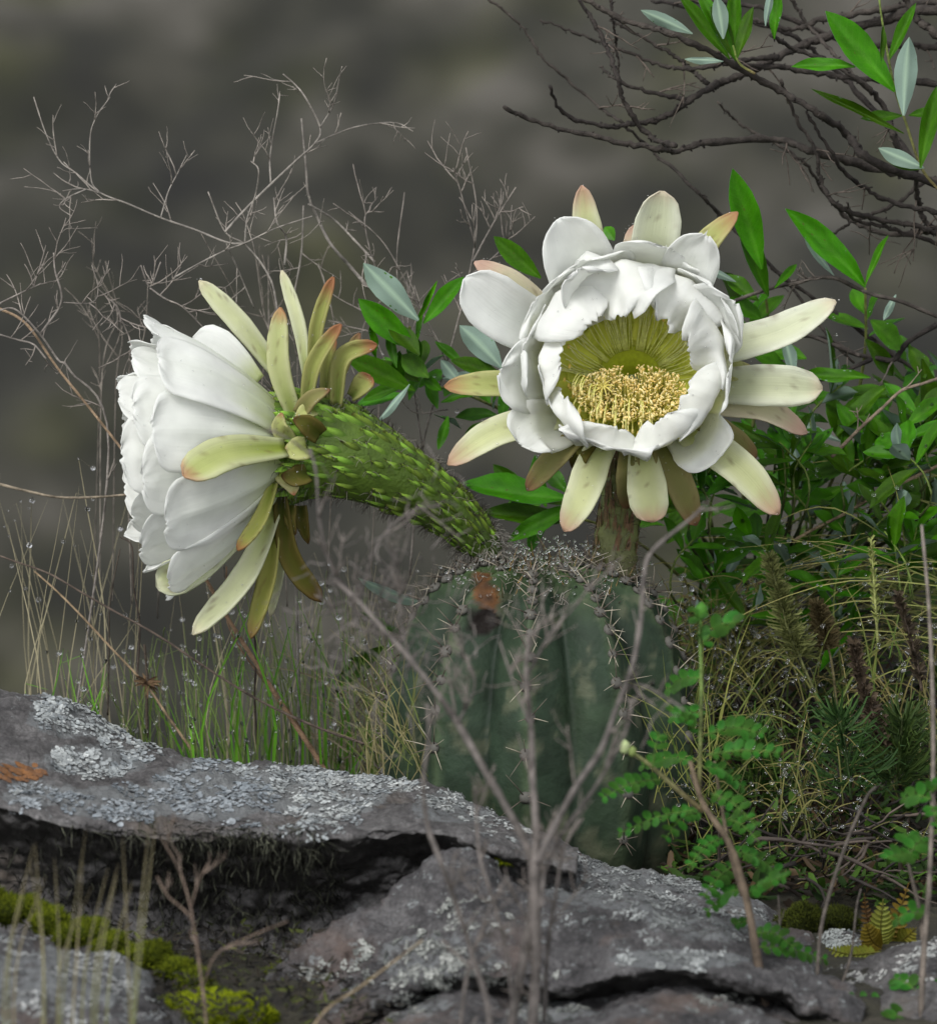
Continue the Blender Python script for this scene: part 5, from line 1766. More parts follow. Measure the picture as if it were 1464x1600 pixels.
dry_plant('fallen_twig', 'straight tan stem slanting up through the bush to the right', 'stem',
          [(Z8([(640, 545), (720, 500), (860, 430), (960, 370), (1060, 320), (1237, 235)]) + [(1520, 700)], 5, 6, .05, .07)], lin(128, 112, 88), .06, 63, tw=(2, .012, .0004))
dry_plant('fallen_twig', 'knobbly grey-brown stem rising behind the drooping white petal', 'stem',
          [(Z9([(860, 1150), (950, 1060), (1050, 960), (1150, 870), (1260, 770), (1380, 730), (1470, 700)]), 6, 5, .05, .06)], lin(118, 104, 88), .06, 64, tw=(3, .014, .0005))

# ---- dry wiry plants behind the side-on flower -----------------------------------------
GREY = lin(132, 127, 120)
lines = [
    ([(470, 1240), (462, 900), (450, 640), (432, 475)] + Z7([(870, 760), (800, 672)]) + Z7([(735, 630), (680, 500)]), 5, 2, .05, .07),
    (Z7([(800, 670), (740, 665), (640, 625), (525, 585), (420, 540), (325, 502), (250, 440), (195, 398), (150, 310), (110, 190)]), 3.6, 1.6, .06, .10),
    (Z7([(325, 502), (298, 460), (294, 330), (312, 260), (360, 190)]), 2.4, 1.4, .08, .08),
    (Z7([(330, 505), (270, 490), (205, 497)]), 2, 1.4, .08, .07),
    (Z7([(280, 492), (220, 520), (195, 550), (235, 580)]), 2.4, 1.5, .075, .06),
    (Z7([(525, 585), (550, 500), (580, 440), (610, 380)]), 2.2, 1.2, .07, .09),
    (Z7([(570, 780), (650, 735), (740, 690), (800, 668), (900, 620), (1020, 580)]), 3, 2, .05, .06),
    (Z7([(735, 632), (790, 570), (880, 480), (960, 405), (1030, 340), (1046, 290), (1000, 195), (965, 150), (925, 115)]), 4.2, 2, .06, .09),
    (Z7([(1046, 290), (1090, 215), (1105, 150), (1118, 90)]), 2.8, 1.6, .08, .06),
    (Z7([(1030, 342), (1100, 310), (1180, 284), (1290, 274), (1350, 302)]), 2.8, 1.5, .08, .10),
    (Z7([(885, 470), (882, 400), (890, 330), (905, 250), (915, 180)]), 3, 1.5, .07, .08),
    (Z7([(800, 670), (808, 590), (835, 510), (845, 430), (820, 400)]), 3.4, 1.8, .06, .05),
    (Z7([(740, 670), (780, 760), (830, 880)]), 2.4, 2.0, .07, .08),
    (Z7([(985, 260), (1000, 420), (1008, 510), (1040, 590), (1080, 670), (1140, 740), (1205, 815)]), 3, 6, .09, .09),
    (Z7([(1008, 540), (1090, 590), (1160, 660), (1225, 730)]), 3, 4, .08, .09),
    (Z7([(992, 545), (985, 700), (960, 840)]), 3.4, 3, .08, .08),
    (Z7([(930, 740), (935, 650), (905, 600), (895, 520)]), 4, 2.4, .07, .07),
]
wiry = dry_plant('dry_herb', 'tall leafless grey herb with wiry forking twigs behind the side-on flower', 'dry plant', lines, GREY, .06, 71, tw=(3, .026, .0004), jit=.1)
lines = [
    ([(110, 1180), (170, 700), (110, 580)] + Z7([(190, 1050), (130, 965), (50, 885), (-10, 890)]), 4, 3, .06, .04),
    (Z7([(130, 968), (200, 860), (180, 760), (175, 700)]), 4, 2, .05, .05),
    (Z7([(200, 862), (300, 862), (320, 815), (300, 740)]), 1.8, 1.4, .05, .06),
    (Z7([(320, 818), (385, 880), (395, 930)]), 2.4, 1.6, .06, .06),
    (Z7([(-10, 965), (60, 985), (110, 1000), (150, 1046)]), 3, 3, .05, .05),
    (Z7([(-10, 870), (60, 835), (135, 800)]), 3, 2, .05, .05),
    (Z7([(380, 880), (420, 970), (450, 1040)]), 2.4, 2, .06, .07),
    (Z7([(460, 740), (490, 810), (525, 730)]), 2.4, 2, .06, .07),
    (Z7([(490, 815), (540, 850), (600, 880), (660, 940), (720, 1000)]), 3, 2, .06, .07),
]
dry_plant('dry_herb', 'low dry grey herb with angular twigs at the left of the side-on flower', 'dry plant', lines, lin(124, 118, 112), .05, 72, tw=(4, .026, .00042), jit=.1)
lines = [
    ([(640, 900), (660, 700), (700, 560), (735, 420), (745, 330), (728, 230)], 4, 2, .09, .08),
    ([(738, 410), (770, 350), (806, 292)], 4, 2, .085, .07),
    ([(742, 380), (720, 300), (708, 262)], 2.6, 1.6, .085, .07),
    ([(660, 700), (640, 560), (620, 420), (632, 300)], 3, 1.6, .09, .10),
    ([(700, 560), (650, 470), (600, 380), (545, 330)], 2.6, 1.4, .09, .10),
    ([(735, 430), (790, 380), (800, 320)], 2.2, 1.4, .085, .1),
    ([(640, 560), (590, 430), (570, 340), (600, 330)], 2.4, 1.6, .085, .1),
    ([(700, 640), (640, 640), (600, 560), (570, 480)], 2.4, 1.4, .085, .1),
]
dry_plant('dry_herb', 'brittle pale twigs sticking up between the two white flowers', 'dry plant', lines, lin(122, 116, 110), .09, 73, tw=(5, .028, .00042), jit=.1)
# fine wiry twigs filling around
lines = []
rw = random.Random(8)
for k in range(12):
    x = rw.uniform(150, 640)
    yb_ = rw.uniform(560, 640)
    lines.append(([(x + rw.uniform(-20, 20), yb_ + 330), (x, yb_), (x + rw.uniform(-30, 30), yb_ - 90), (x + rw.uniform(-50, 50), yb_ - rw.uniform(140, 230))], 2.4, 1.2, rw.uniform(.1, .2), rw.uniform(.1, .2)))
dry_plant('dry_herb', 'haze of hair-thin dead twigs in the grass behind the side-on flower', 'dry plant', lines, lin(112, 106, 98), .15, 74, tw=(3, .03, .00032), jit=.05, wob=.03)

# long stalks lying across the grass on the left
def stalk(label, pl, w0, w1, ya, yb, col, col2=None, name='dry_stalk', tw=None, seed=0, cat='stalk', sides=6):
    pts = branch_pts(pl, ya, yb, .004, len(pl) * 7, seed)
    mb = MB()
    mb.tube(pts, M(w0) / 2, M(w1) / 2, col, col2 or col, sides=sides, jit=.08)
    if tw:
        grow_twigs(mb, pts, tw[0], tw[1], tw[2], col, random.Random(seed), 1)
    return tag(link(name, mb.mesh(name, MAT['twig'])), label, cat)
stalk('long thin dark stalk slanting across the grass above the slab', Z1([(1500, 1370), (1300, 1300), (1100, 1210), (960, 1130), (820, 1040), (640, 920), (460, 820), (330, 745), (200, 670), (60, 620), (-20, 590)]), 5, 3, -.02, .03, lin(84, 74, 66), seed=1)
stalk('thick tan stalk leaning out of the grass beside the cactus', Z1([(1380, 1560), (1280, 1400), (1180, 1250), (1060, 1060), (960, 900), (900, 800), (840, 690)]), 10, 6, .0, .04, lin(128, 104, 82), seed=2)
stalk('thin brown stalk bent down behind the drooping sepals', Z1([(1360, 1540), (1200, 1260), (1040, 1060), (930, 870), (925, 640)]), 4, 3, .03, .06, lin(104, 84, 66), seed=3)
stalk('pale curved stalk running level into the side-on flower', Z1([(-20, 300), (100, 330), (240, 358), (400, 357), (540, 345)]), 5, 4, .05, .04, lin(126, 116, 100), seed=4)
stalk('straight tan stalk rising to the petals of the side-on flower', [(-10, 478), (40, 505), (90, 575), (150, 650), (200, 715), (230, 760)], 5, 4, .06, .05, lin(138, 118, 96), seed=5)
kst = stalk('broken tan stalk with a withered brown knot above the slab', Z1([(790, 1400), (690, 1260), (600, 1130), (450, 970), (330, 840), (230, 740), (140, 660)]), 5, 3, .02, .05, lin(134, 116, 92), seed=6)
mb = MB()
kn = P(*Z1([(600, 1118)])[0], .03)
rg = random.Random(9)
for _ in range(26):
    d = Vector((rg.gauss(0, 1), rg.gauss(0, 1), rg.gauss(0, .6))).normalized()
    mb.blade(spline([kn, kn + d * .004, kn + d * .008 + Vector((0, 0, -.001))], 4), .001, mix(lin(74, 56, 40), lin(110, 90, 66), rg.random()))
link('seed_head', mb.mesh('seed_head', MAT['twig']), kst)
stalk('dark upright stalk below the withered knot', Z1([(600, 1340), (600, 1200), (602, 1110), (590, 960)]), 5, 4, .03, .03, lin(66, 58, 50), seed=7)
stalk('dark thin stalk standing below the drooping sepals', Z1([(1050, 1370), (1040, 1180), (1045, 1020), (1038, 900)]), 4, 3, .04, .04, lin(64, 56, 50), seed=8)
stalk('bent black-brown stalk below the lowest white petal', Z1([(560, 1100), (570, 880), (545, 720), (538, 560), (490, 520)]), 3.4, 2.4, .04, .04, lin(66, 58, 52), seed=9)
stalk('dark upright stalk left of the lowest white petal', Z1([(440, 1250), (445, 980), (450, 780), (490, 570)]), 3.4, 2.4, .05, .05, lin(70, 64, 56), seed=10)

# ---- grass ------------------------------------------------------------------------------
def grass_patch(name, label, n, xr, yr, hr, col0, col1, w, seed, lean=(0, 0), droop=.12, base=None, tipc=None, mat='grass', ddrops=None, ddn=0, bend=.25):
    rg = random.Random(seed)
    mb = MB()
    for _ in range(n):
        px, y = rg.uniform(*xr), rg.uniform(*yr)
        x = P(px, 1200, y).x
        z = zg(x, y) - .005
        p = Vector((x, y, z))
        h_ = rg.uniform(*hr)
        d = Vector((rg.gauss(lean[0], bend), rg.gauss(lean[1], bend), 1)).normalized()
        pts = [p]
        ns_ = 7
        bd_ = Vector((rg.uniform(-1, 1), rg.uniform(-1, 1), 0)) * droop
        for k in range(ns_):
            d = (d + bd_ * (k / ns_) + Vector((0, 0, -abs(droop) * .25 * k / ns_))).normalized()
            pts.append(pts[-1] + d * h_ / ns_)
        c = mix(col0, col1, rg.random())
        mb.blade(pts, w * rg.uniform(.6, 1.3), c, mix(c, tipc, .7) if tipc else None)
        if ddrops is not None and rg.random() < ddn:
            for q in range(rg.randint(1, 4)):
                ddrops.append((pts[rg.randrange(2, ns_ + 1)] + Vector((0, -.0006, 0)), rg.uniform(.0004, .0010)))
    o = tag(link(name, mb.mesh(name, MAT[mat])), label, 'grass', kind='stuff')
    return o
GD = []
STRAW, STRAW2 = lin(128, 122, 98), lin(162, 154, 126)
GGR, GGR2 = lin(58, 86, 30), lin(100, 124, 60)
def fix_tops(name, label, n, xr, topf, base_py, yr, col0, col1, w, seed, ddn=.3, bend=26, tipc=None):
    """upright blades: foot hidden behind the slab, top at a photo height"""
    rg = random.Random(seed)
    mb = MB()
    for _ in range(n):
        y = rg.uniform(*yr)
        bx = rg.uniform(*xr)
        tx = bx + rg.gauss(-8, bend)
        ty = topf(bx) + abs(rg.gauss(0, 110))
        x = P(bx, 1300, y).x
        b = Vector((x, y, zg(x, y) - .01))
        t = P(tx, ty, y + rg.uniform(-.03, .03))
        m1 = b.lerp(t, .5) + Vector((rg.gauss(0, .014), rg.gauss(0, .012), .004))
        pts = spline([b, m1, t], 8)
        if rg.random() < .4:
            pts.append(pts[-1] + Vector((rg.uniform(-.012, .012), rg.uniform(-.01, .01), -.004)))
        c = mix(col0, col1, rg.random())
        mb.blade(pts, w * rg.uniform(.6, 1.35), c, mix(c, tipc, .7) if tipc else None)
        if rg.random() < min(1, ddn * 1.6):
            for q in range(rg.randint(2, 6)):
                GD.append((pts[rg.randrange(2, len(pts))] + Vector((rg.uniform(-.0005, .0005), -.0006, 0)), .0007 + .0010 * rg.random() ** 2))
    return tag(link(name, mb.mesh(name, MAT['grass'])), label, 'grass', kind='stuff')
fix_tops('green_grass', 'thin green grass standing behind the rock slab', 210, (120, 660), lambda x: interp([(0, 1040), (200, 1000), (380, 930), (480, 880), (660, 960)], x), 1250, (.02, .22), GGR, GGR2, .00045, 81, .5, tipc=lin(120, 140, 70))
fix_tops('green_grass', 'bright green tufts close behind the slab', 46, (70, 620), lambda x: 1010 if x < 190 else (1080 if x < 360 else 930), 1250, (.0, .08), lin(72, 122, 30), lin(104, 160, 44), .0009, 82, .4, 16)
fix_tops('dry_grass', 'tall straw-coloured grass stems behind the slab', 42, (-60, 420), lambda x: interp([(-60, 730), (60, 700), (130, 690), (220, 780), (420, 900)], x), 1250, (.02, .2), STRAW, STRAW2, .00038, 83, .4, 62)
fix_tops('dry_grass', 'fine straw between the side-on flower and the cactus', 55, (380, 680), lambda x: interp([(380, 920), (520, 830), (680, 900)], x), 1250, (.03, .2), STRAW, STRAW2, .00038, 84, .4, 60)
# slanted straw near the cactus foot
rg = random.Random(85)
mb = MB()
for _ in range(70):
    b = P(rg.uniform(520, 640), rg.uniform(1090, 1230), rg.uniform(.03, .12))
    an = R_(rg.uniform(15, 165))
    l = M(rg.uniform(50, 190))
    t = b + (CR * math.cos(an) + CU * math.sin(an) * .6 + CF * rg.uniform(-.3, .3)) * l
    b.z = min(b.z, b.z)
    mb.blade(spline([b, b.lerp(t, .5) + Vector((0, 0, .004)), t], 6), .0006, mix(STRAW, STRAW2, rg.random()), mix(STRAW2, lin(120, 96, 70), .4))
tag(link('dry_grass', mb.mesh('dry_grass', MAT['grass'])), 'tangled tan straw against the left foot of the cactus', 'grass', kind='stuff')

# right-hand tussock whose long blades sweep to the left
rg = random.Random(86)
def sweep(name, label, n, origin, spread, ang, length, col0, col1, w, yr, seed, ddn=.35, sag=.018):
    rg = random.Random(seed)
    mb = MB()
    for _ in range(n):
        y = rg.uniform(*yr)
        b = P(origin[0] + rg.gauss(0, spread), origin[1] + rg.gauss(0, spread), y)
        a = R_(rg.uniform(*ang))
        l = M(rg.uniform(*length))
        d = CR * math.cos(a) + CU * math.sin(a) + CF * rg.uniform(-.35, .25)
        t = b + d * l
        m1 = b.lerp(t, .5) + Vector((0, 0, rg.uniform(.2, 1.0) * sag))
        t.z -= rg.uniform(0, sag)
        pts = spline([b, m1, t], 9)
        mb.blade(pts, w * rg.uniform(.6, 1.3), mix(col0, col1, rg.random()), mix(col1, lin(170, 150, 96), .5))
        if rg.random() < min(1, ddn * 1.6):
            for q in range(rg.randint(2, 7)):
                GD.append((pts[rg.randrange(2, len(pts))] + Vector((rg.uniform(-.001, .001), -.0007, rg.uniform(-.001, .001))), .0007 + .0009 * rg.random() ** 2))
    return tag(link(name, mb.mesh(name, MAT['grass'])), label, 'grass', kind='stuff')
sweep('tussock_grass', 'long straw-green blades sweeping left out of the tussock right of the cactus', 95, (1500, 925), 55, (158, 202), (200, 480), lin(78, 98, 40), lin(140, 144, 84), .00034, (.02, .16), 91, .5)
sweep('tussock_grass', 'green grass blades low to the right of the cactus', 170, (1330, 1180), 90, (20, 175), (90, 260), lin(40, 62, 20), lin(80, 108, 42), .0005, (.0, .2), 92, .5)
sweep('tussock_grass', 'fine yellowish grass pressed against the right side of the cactus', 110, (1150, 1060), 60, (10, 178), (60, 200), lin(60, 78, 30), lin(122, 124, 62), .00036, (.03, .14), 93, .5)
sweep('tussock_grass', 'short olive grass above the dark litter', 150, (1260, 1330), 80, (5, 175), (60, 170), lin(34, 48, 18), lin(86, 96, 46), .0004, (-.08, .02), 94, .35, .01)
sweep('tussock_grass', 'pale needle-thin grass at the right edge', 60, (1470, 1180), 70, (60, 170), (90, 260), lin(60, 68, 32), lin(130, 124, 78), .0004, (.0, .12), 95, .3)
rg = random.Random(97)
for lab, xr, yb_, cols in (('loose green and tan grass crossing the left flank of the cactus', (575, 675), (1150, 1240), (lin(70, 86, 36), lin(140, 130, 94))),
                           ('wispy grass crossing the right flank of the cactus', (1020, 1130), (1130, 1330), (lin(58, 82, 30), lin(126, 126, 66)))):
    mb = MB()
    for _ in range(75):
        y = rg.uniform(-.075, .0)
        b = P(rg.uniform(*xr), rg.uniform(*yb_), y)
        a = R_(rg.uniform(40, 150)); l = M(rg.uniform(70, 220))
        t = b + (CR * math.cos(a) + CU * math.sin(a) + CF * rg.uniform(-.2, .2)) * l
        pts = spline([b, b.lerp(t, .5) + Vector((rg.uniform(-.006, .006), 0, .006)), t], 8)
        mb.blade(pts, .00036 * rg.uniform(.7, 1.4), mix(cols[0], cols[1], rg.random()))
        if rg.random() < .4:
            GD.append((pts[rg.randrange(3, 8)] + Vector((0, -.0006, 0)), rg.uniform(.0006, .0012)))
    tag(link('flank_grass', mb.mesh('flank_grass', MAT['grass'])), lab, 'grass', kind='stuff')
# ground cover of small leaves on the bank
rg = random.Random(96)
mb = MB()
for _ in range(3200):
    y = rg.uniform(-.12, .34)
    px = rg.uniform(1040, 1500)
    x = P(px, 1200, y).x
    p = Vector((x, y, zg(x, y) + rg.uniform(0, .035 if y > -.05 else .012)))
    d = Vector((rg.gauss(0, 1), rg.gauss(0, 1), rg.uniform(-.2, .8))).normalized()
    l = rg.uniform(.005, .014)
    col = mix(lin(26, 44, 16), lin(72, 104, 38), rg.random() ** 1.5)
    if rg.random() < .4:
        col = mix(lin(30, 24, 18), lin(92, 76, 54), rg.random() ** 2)
    mb.blade([p, p + d * l * .4, p + d * l * .75 + Vector((0, 0, .001)), p + d * l], l * rg.uniform(.10, .26), col, None, Vector((rg.uniform(-.5, .5), rg.uniform(-1, 0), 1)))
tag(link('ground_cover', mb.mesh('ground_cover', MAT['herb'])), 'dark mat of tiny leaves and litter covering the bank right of the cactus', 'ground cover', kind='stuff')
# dead twigs lying in the litter
mb = MB()
for _ in range(130):
    y = rg.uniform(-.13, .16); px = rg.uniform(1080, 1500)
    x = P(px, 1250, y).x
    p = Vector((x, y, zg(x, y) + rg.uniform(.004, .03)))
    pts = [p]
    d = Vector((rg.gauss(0, 1), rg.gauss(0, .6), rg.uniform(-.3, .5))).normalized()
    for i in range(6):
        d = (d + Vector((rg.uniform(-.4, .4), rg.uniform(-.4, .4), rg.uniform(-.3, .3)))).normalized()
        pts.append(pts[-1] + d * rg.uniform(.004, .012))
    mb.tube(pts, rg.uniform(.0006, .0014), .0004, mix(lin(30, 25, 22), lin(84, 74, 66), rg.random() ** 2), sides=5, jit=.2)
tag(link('litter', mb.mesh('litter', MAT['litter'])), 'dead dark twigs scattered over the bank', 'litter', kind='stuff')

# ---- seed spikes and small herbs on the right ------------------------------------------
def spike(name, label, stem, head0, col, colb, y, seed, n=160, rad=14, size=.0028, cat='seed spike', stemcol=None, bw=.3):
    """stem with an upper part covered in small bracts"""
    rg = random.Random(seed)
    t = thing(name, label, cat, P(*stem[0], y))
    pts = branch_pts(stem, y, y, .004, 24, seed)
    mb = MB()
    mb.tube(pts, M(5) / 2, M(2.5) / 2, stemcol or mix(colb, (.02, .02, .02), .3), sides=6)
    link('stem', mb.mesh('stem', MAT['twig']), t)
    mb = MB()
    for _ in range(n):
        f = rg.uniform(head0, 1)
        k = f * (len(pts) - 1); i = min(int(k), len(pts) - 2)
        p = pts[i].lerp(pts[i + 1], k - i)
        w = M(rad) * (1 - .65 * (f - head0) / (1 - head0)) * rg.uniform(.3, 1)
        d = Vector((rg.gauss(0, 1), rg.gauss(0, 1), rg.uniform(.0, 1))).normalized()
        q = p + d * w
        l = size * rg.uniform(.6, 1.4)
        mb.blade([p + d * w * .3, q, q + d * l * .6 + Vector((0, 0, l * .3)), q + d * l], l * bw, mix(col, colb, rg.random()), None, Vector((rg.uniform(-1, 1), -1, rg.uniform(-.5, 1))))
    h_ = link('bracts', mb.mesh('bracts', MAT['herb']), t); h_['kind'] = 'stuff'
    return t
spike('seed_spike', 'feathery brown-green seed plume rising right of the cactus', [(1285, 1110), (1255, 1040), (1230, 980), (1215, 920), (1200, 870)], .3, lin(70, 74, 40), lin(116, 120, 72), .0, 101, 700, 40, .0016, cat='seed plume')
spike('seed_spike', 'smaller feathery plume beside the brown-green one', [(1310, 1130), (1300, 1040), (1285, 980), (1275, 945)], .45, lin(92, 84, 54), lin(120, 112, 76), .02, 102, 700, 30, .0017, cat='seed plume')
spike('seed_spike', 'dark brown withered flower spike leaning in the litter', [(1385, 1190), (1365, 1120), (1345, 1060), (1332, 1005)], .1, lin(46, 38, 32), lin(84, 70, 58), -.02, 103, 260, 15, .0035)
spike('seed_spike', 'blackish withered spike nearest the grey stem', [(1440, 1080), (1432, 1030), (1415, 970), (1402, 930)], .1, lin(42, 36, 30), lin(78, 66, 54), -.02, 104, 190, 11, .003)
spike('seed_spike', 'cream-green flower spike standing in the tussock', [(1372, 1010), (1368, 950), (1364, 890), (1361, 842)], .2, lin(96, 110, 52), lin(150, 156, 92), .0, 105, 110, 7, .0022, cat='flower spike')
spike('feathery_herb', 'low dark green feathery herb in front of the withered spikes', [(1330, 1250), (1325, 1200), (1318, 1150), (1310, 1120)], .0, lin(32, 50, 24), lin(58, 80, 38), -.03, 106, 200, 90, .008, cat='herb', bw=.07)
spike('feathery_herb', 'dark feathery herb under the blackish spike', [(1400, 1230), (1405, 1180), (1410, 1120)], .0, lin(36, 52, 24), lin(70, 84, 40), -.02, 107, 320, 80, .009, cat='herb', bw=.07)
spike('feathery_herb', 'dull green feathery herb at the right foot of the cactus', [(1180, 1260), (1182, 1200), (1176, 1140)], .0, lin(44, 66, 28), lin(86, 108, 48), .02, 108, 240, 80, .009, cat='herb', bw=.07)

# ---- fern with yellowing fronds ----------------------------------------------------------
def frond(parent, pl, y, w, col, name='frond', n=11, seed=0):
    rg = random.Random(seed)
    pts = branch_pts(pl, y, y - .01, .002, 24, seed)
    mb = MB()
    mb.tube(pts, .0006, .0003, mix(col, (.1, .06, .02), .5), sides=4)
    for i in range(n):
        f = .12 + .86 * i / n
        k = f * 24; j = min(int(k), 23)
        p = pts[j].lerp(pts[j + 1], k - j)
        t = (pts[j + 1] - pts[j]).normalized()
        for sd in (-1, 1):
            s = t.cross(Vector((0, -1, .3))).normalized() * sd
            l = M(w) * math.sin(math.pi * min(.98, f * .8 + .2)) * rg.uniform(.85, 1.1)
            d = (s + t * .45).normalized()
            mb.blade([p, p + d * l * .4, p + d * l * .8, p + d * l], l * .30, mix(col, lin(150, 130, 40), rg.random() * .25), None, Vector((0, -1, .5)))
    return link(name, mb.mesh(name, MAT['herb']), parent)
fern = thing('fern', 'small fern with yellow and green fronds among the stones', 'fern', P(1375, 1480, -.19))
frond(fern, [(1378, 1482), (1376, 1450), (1380, 1405)], -.19, 24, lin(128, 140, 62), seed=1)
frond(fern, [(1378, 1484), (1362, 1470), (1352, 1440)], -.20, 22, lin(112, 100, 30), seed=2)
frond(fern, [(1384, 1482), (1400, 1440), (1420, 1380)], -.18, 20, lin(116, 96, 36), seed=3)
frond(fern, [(1376, 1488), (1330, 1492), (1290, 1482)], -.21, 16, lin(128, 140, 52), seed=4)
frond(fern, [(1384, 1486), (1410, 1470), (1432, 1450)], -.18, 20, lin(84, 84, 26), seed=5)
frond(fern, [(1376, 1484), (1356, 1440), (1350, 1396)], -.185, 12, lin(92, 70, 40), seed=6)

# ---- pinnate-leaved plant in front of the cactus, right -----------------------------------
lf = MB()
lfc = lin(40, 84, 20)
for i in range(9):
    a = 2 * math.pi * i / 9
    lf.v.append((.42 * math.sin(a), .5 - .5 * math.cos(a), .08 * math.sin(a) ** 2)); lf.c.append(mix(lfc, lin(70, 116, 42), .3 + .3 * math.cos(a)))
lf.v.append((0, .5, -.02)); lf.c.append(lfc)
lf.f = [(9, i, (i + 1) % 9) for i in range(9)]; lf.mi = [0] * 9
LEAFLET = lf.mesh('leaflet', MAT['herb'])
def pinnate(parent, bx, by, tx, ty, y, n=8, l=20, seed=0, dy=-.01, sag=8):
    """compound leaf: a thin rachis with paired leaflets"""
    n = int(n * 1.1)
    r2 = random.Random(seed)
    pts = spline([P(bx, by, y), P((bx + tx) / 2, (by + ty) / 2 - sag, y + dy / 2), P(tx, ty, y + dy)], 16)
    mb = MB()
    mb.tube(pts, .0005, .0003, lin(70, 100, 40), sides=5)
    ra = link('leaf', mb.mesh('rachis', MAT['twig']), parent)
    for i in range(n):
        f = .12 + .86 * i / (n - 1)
        k = f * 16; j = min(int(k), 15)
        p = pts[j].lerp(pts[j + 1], k - j)
        t = (pts[j + 1] - pts[j]).normalized()
        for sd in (-1, 1):
            side_ = t.cross(Vector((r2.uniform(-.3, .3), -.75, .7))).normalized() * sd
            d = (side_ + t * .45 + Vector((0, r2.uniform(-.3, .3), r2.uniform(-.15, .25)))).normalized()
            ll = M(l, y) * r2.uniform(.8, 1.15) * (.55 + .42 * math.sin(math.pi * f))
            nr = Vector((r2.uniform(-.3, .3), -.6, .8))
            nr = (nr - d * nr.dot(d)).normalized()
            x = d.cross(nr)
            m = Matrix((x * ll * .85, d * ll, nr * ll)).transposed().to_4x4(); m.translation = p
            link('leaflet', LEAFLET, ra, m)
pin = thing('pinnate_shrub', 'green shoot with small paired leaflets standing in front of the cactus', 'shrub', P(1200, 1700, -.36))
PY = -.30
mb = MB(); mb.tube(branch_pts([(1215, 1760), (1200, 1600), (1180, 1480), (1165, 1400), (1140, 1320), (1098, 1255), (1078, 1190)], -.36, PY, .004, 40, 3), M(15) / 2, M(7) / 2, lin(78, 68, 60), lin(98, 86, 70), sides=8, jit=.08)
link('stem', mb.mesh('stem', MAT['twig']), pin)
mb = MB(); mb.tube(branch_pts([(1092, 1245), (1094, 1180), (1096, 1080), (1094, 1000), (1094, 948)], PY, PY, .003, 30, 5), M(7) / 2, M(4) / 2, lin(98, 90, 62), lin(92, 130, 60), sides=7)
link('stem', mb.mesh('stem', MAT['twig']), pin)
mb = MB(); mb.tube(branch_pts([(1098, 1268), (1060, 1236), (1020, 1200), (990, 1178), (974, 1166)], PY, PY - .02, .003, 24, 6), M(8) / 2, M(5) / 2, lin(112, 100, 72), lin(140, 148, 96), sides=7)
link('stem', mb.mesh('stem', MAT['twig']), pin)
mb = MB(); mb.tube(branch_pts([(1160, 1400), (1140, 1330), (1124, 1240), (1116, 1190)], PY, PY + .02, .003, 24, 8), M(7) / 2, M(4) / 2, lin(98, 86, 74), lin(110, 100, 80), sides=7)
link('stem', mb.mesh('stem', MAT['twig']), pin)
mb = MB()
for bx, by, bd_, br_, bc_ in ((976, 1168, -.02, 9, (168, 180, 130)), (988, 1175, -.02, 7, (140, 162, 96)), (1096, 955, 0, 11, (74, 120, 44))):
    mb = MB()
    mb.ball(P(bx, by, PY + bd_), M(br_), lin(*bc_), 1, 1, 1.3)
    link('bud', mb.mesh('bud', MAT['herb']), pin)
for k, (bx, by, tx, ty, n, l) in enumerate([
    (1086, 1190, 1004, 1196, 7, 22), (1038, 1218, 942, 1246, 8, 22), (1085, 1266, 968, 1302, 8, 20), (1096, 1060, 1044, 1076, 5, 24), (1096, 1010, 1146, 972, 4, 34), (1096, 1000, 1086, 950, 3, 26),
    (1100, 1160, 1050, 1110, 5, 24), (1100, 1150, 1190, 1146, 7, 24), (1104, 1180, 1215, 1176, 7, 22), (1098, 1120, 1056, 1120, 4, 26), (1100, 1200, 1160, 1230, 6, 22), (1020, 1200, 1030, 1150, 4, 22),
    (1096, 1270, 1040, 1310, 6, 20), (1130, 1310, 1080, 1350, 6, 20), (1140, 1330, 1225, 1372, 7, 22), (1150, 1350, 1100, 1400, 6, 22), (1160, 1390, 1105, 1425, 6, 20), (1165, 1400, 1225, 1370, 6, 24),
    (1172, 1440, 1120, 1475, 6, 20), (1176, 1460, 1240, 1480, 6, 22), (1180, 1480, 1290, 1500, 8, 20), (1184, 1500, 1230, 1560, 6, 22), (1188, 1520, 1280, 1570, 7, 20), (1110, 1240, 1180, 1290, 6, 22), (1120, 1280, 1190, 1320, 6, 20),
    (1195, 1560, 1270, 1610, 6, 22), (1190, 1540, 1140, 1590, 5, 18)]):
    pinnate(pin, bx, by, tx, ty, PY - .02 * (k % 3) + .02, n, l, k + 10, rng.uniform(-.03, .03), rng.uniform(2, 14))
pin2 = thing('pinnate_shrub', 'leafy grey-stemmed sprig rising at the right edge before the fern', 'shrub', P(1440, 1700, -.34))
mb = MB(); mb.tube(branch_pts([(1432, 1760), (1438, 1600), (1444, 1480), (1452, 1380), (1458, 1200), (1456, 1050), (1450, 930), (1440, 820)], -.36, -.30, .004, 60, 13), M(10) / 2, M(4) / 2, lin(96, 88, 80), lin(122, 114, 106), sides=8, jit=.1)
link('stem', mb.mesh('stem', MAT['twig']), pin2)
mb = MB(); mb.tube(branch_pts([(1444, 1480), (1436, 1420), (1424, 1370), (1418, 1345)], -.33, -.32, .004, 24, 14), M(7) / 2, M(4) / 2, lin(96, 88, 80), sides=7, jit=.1)
link('stem', mb.mesh('stem', MAT['twig']), pin2)
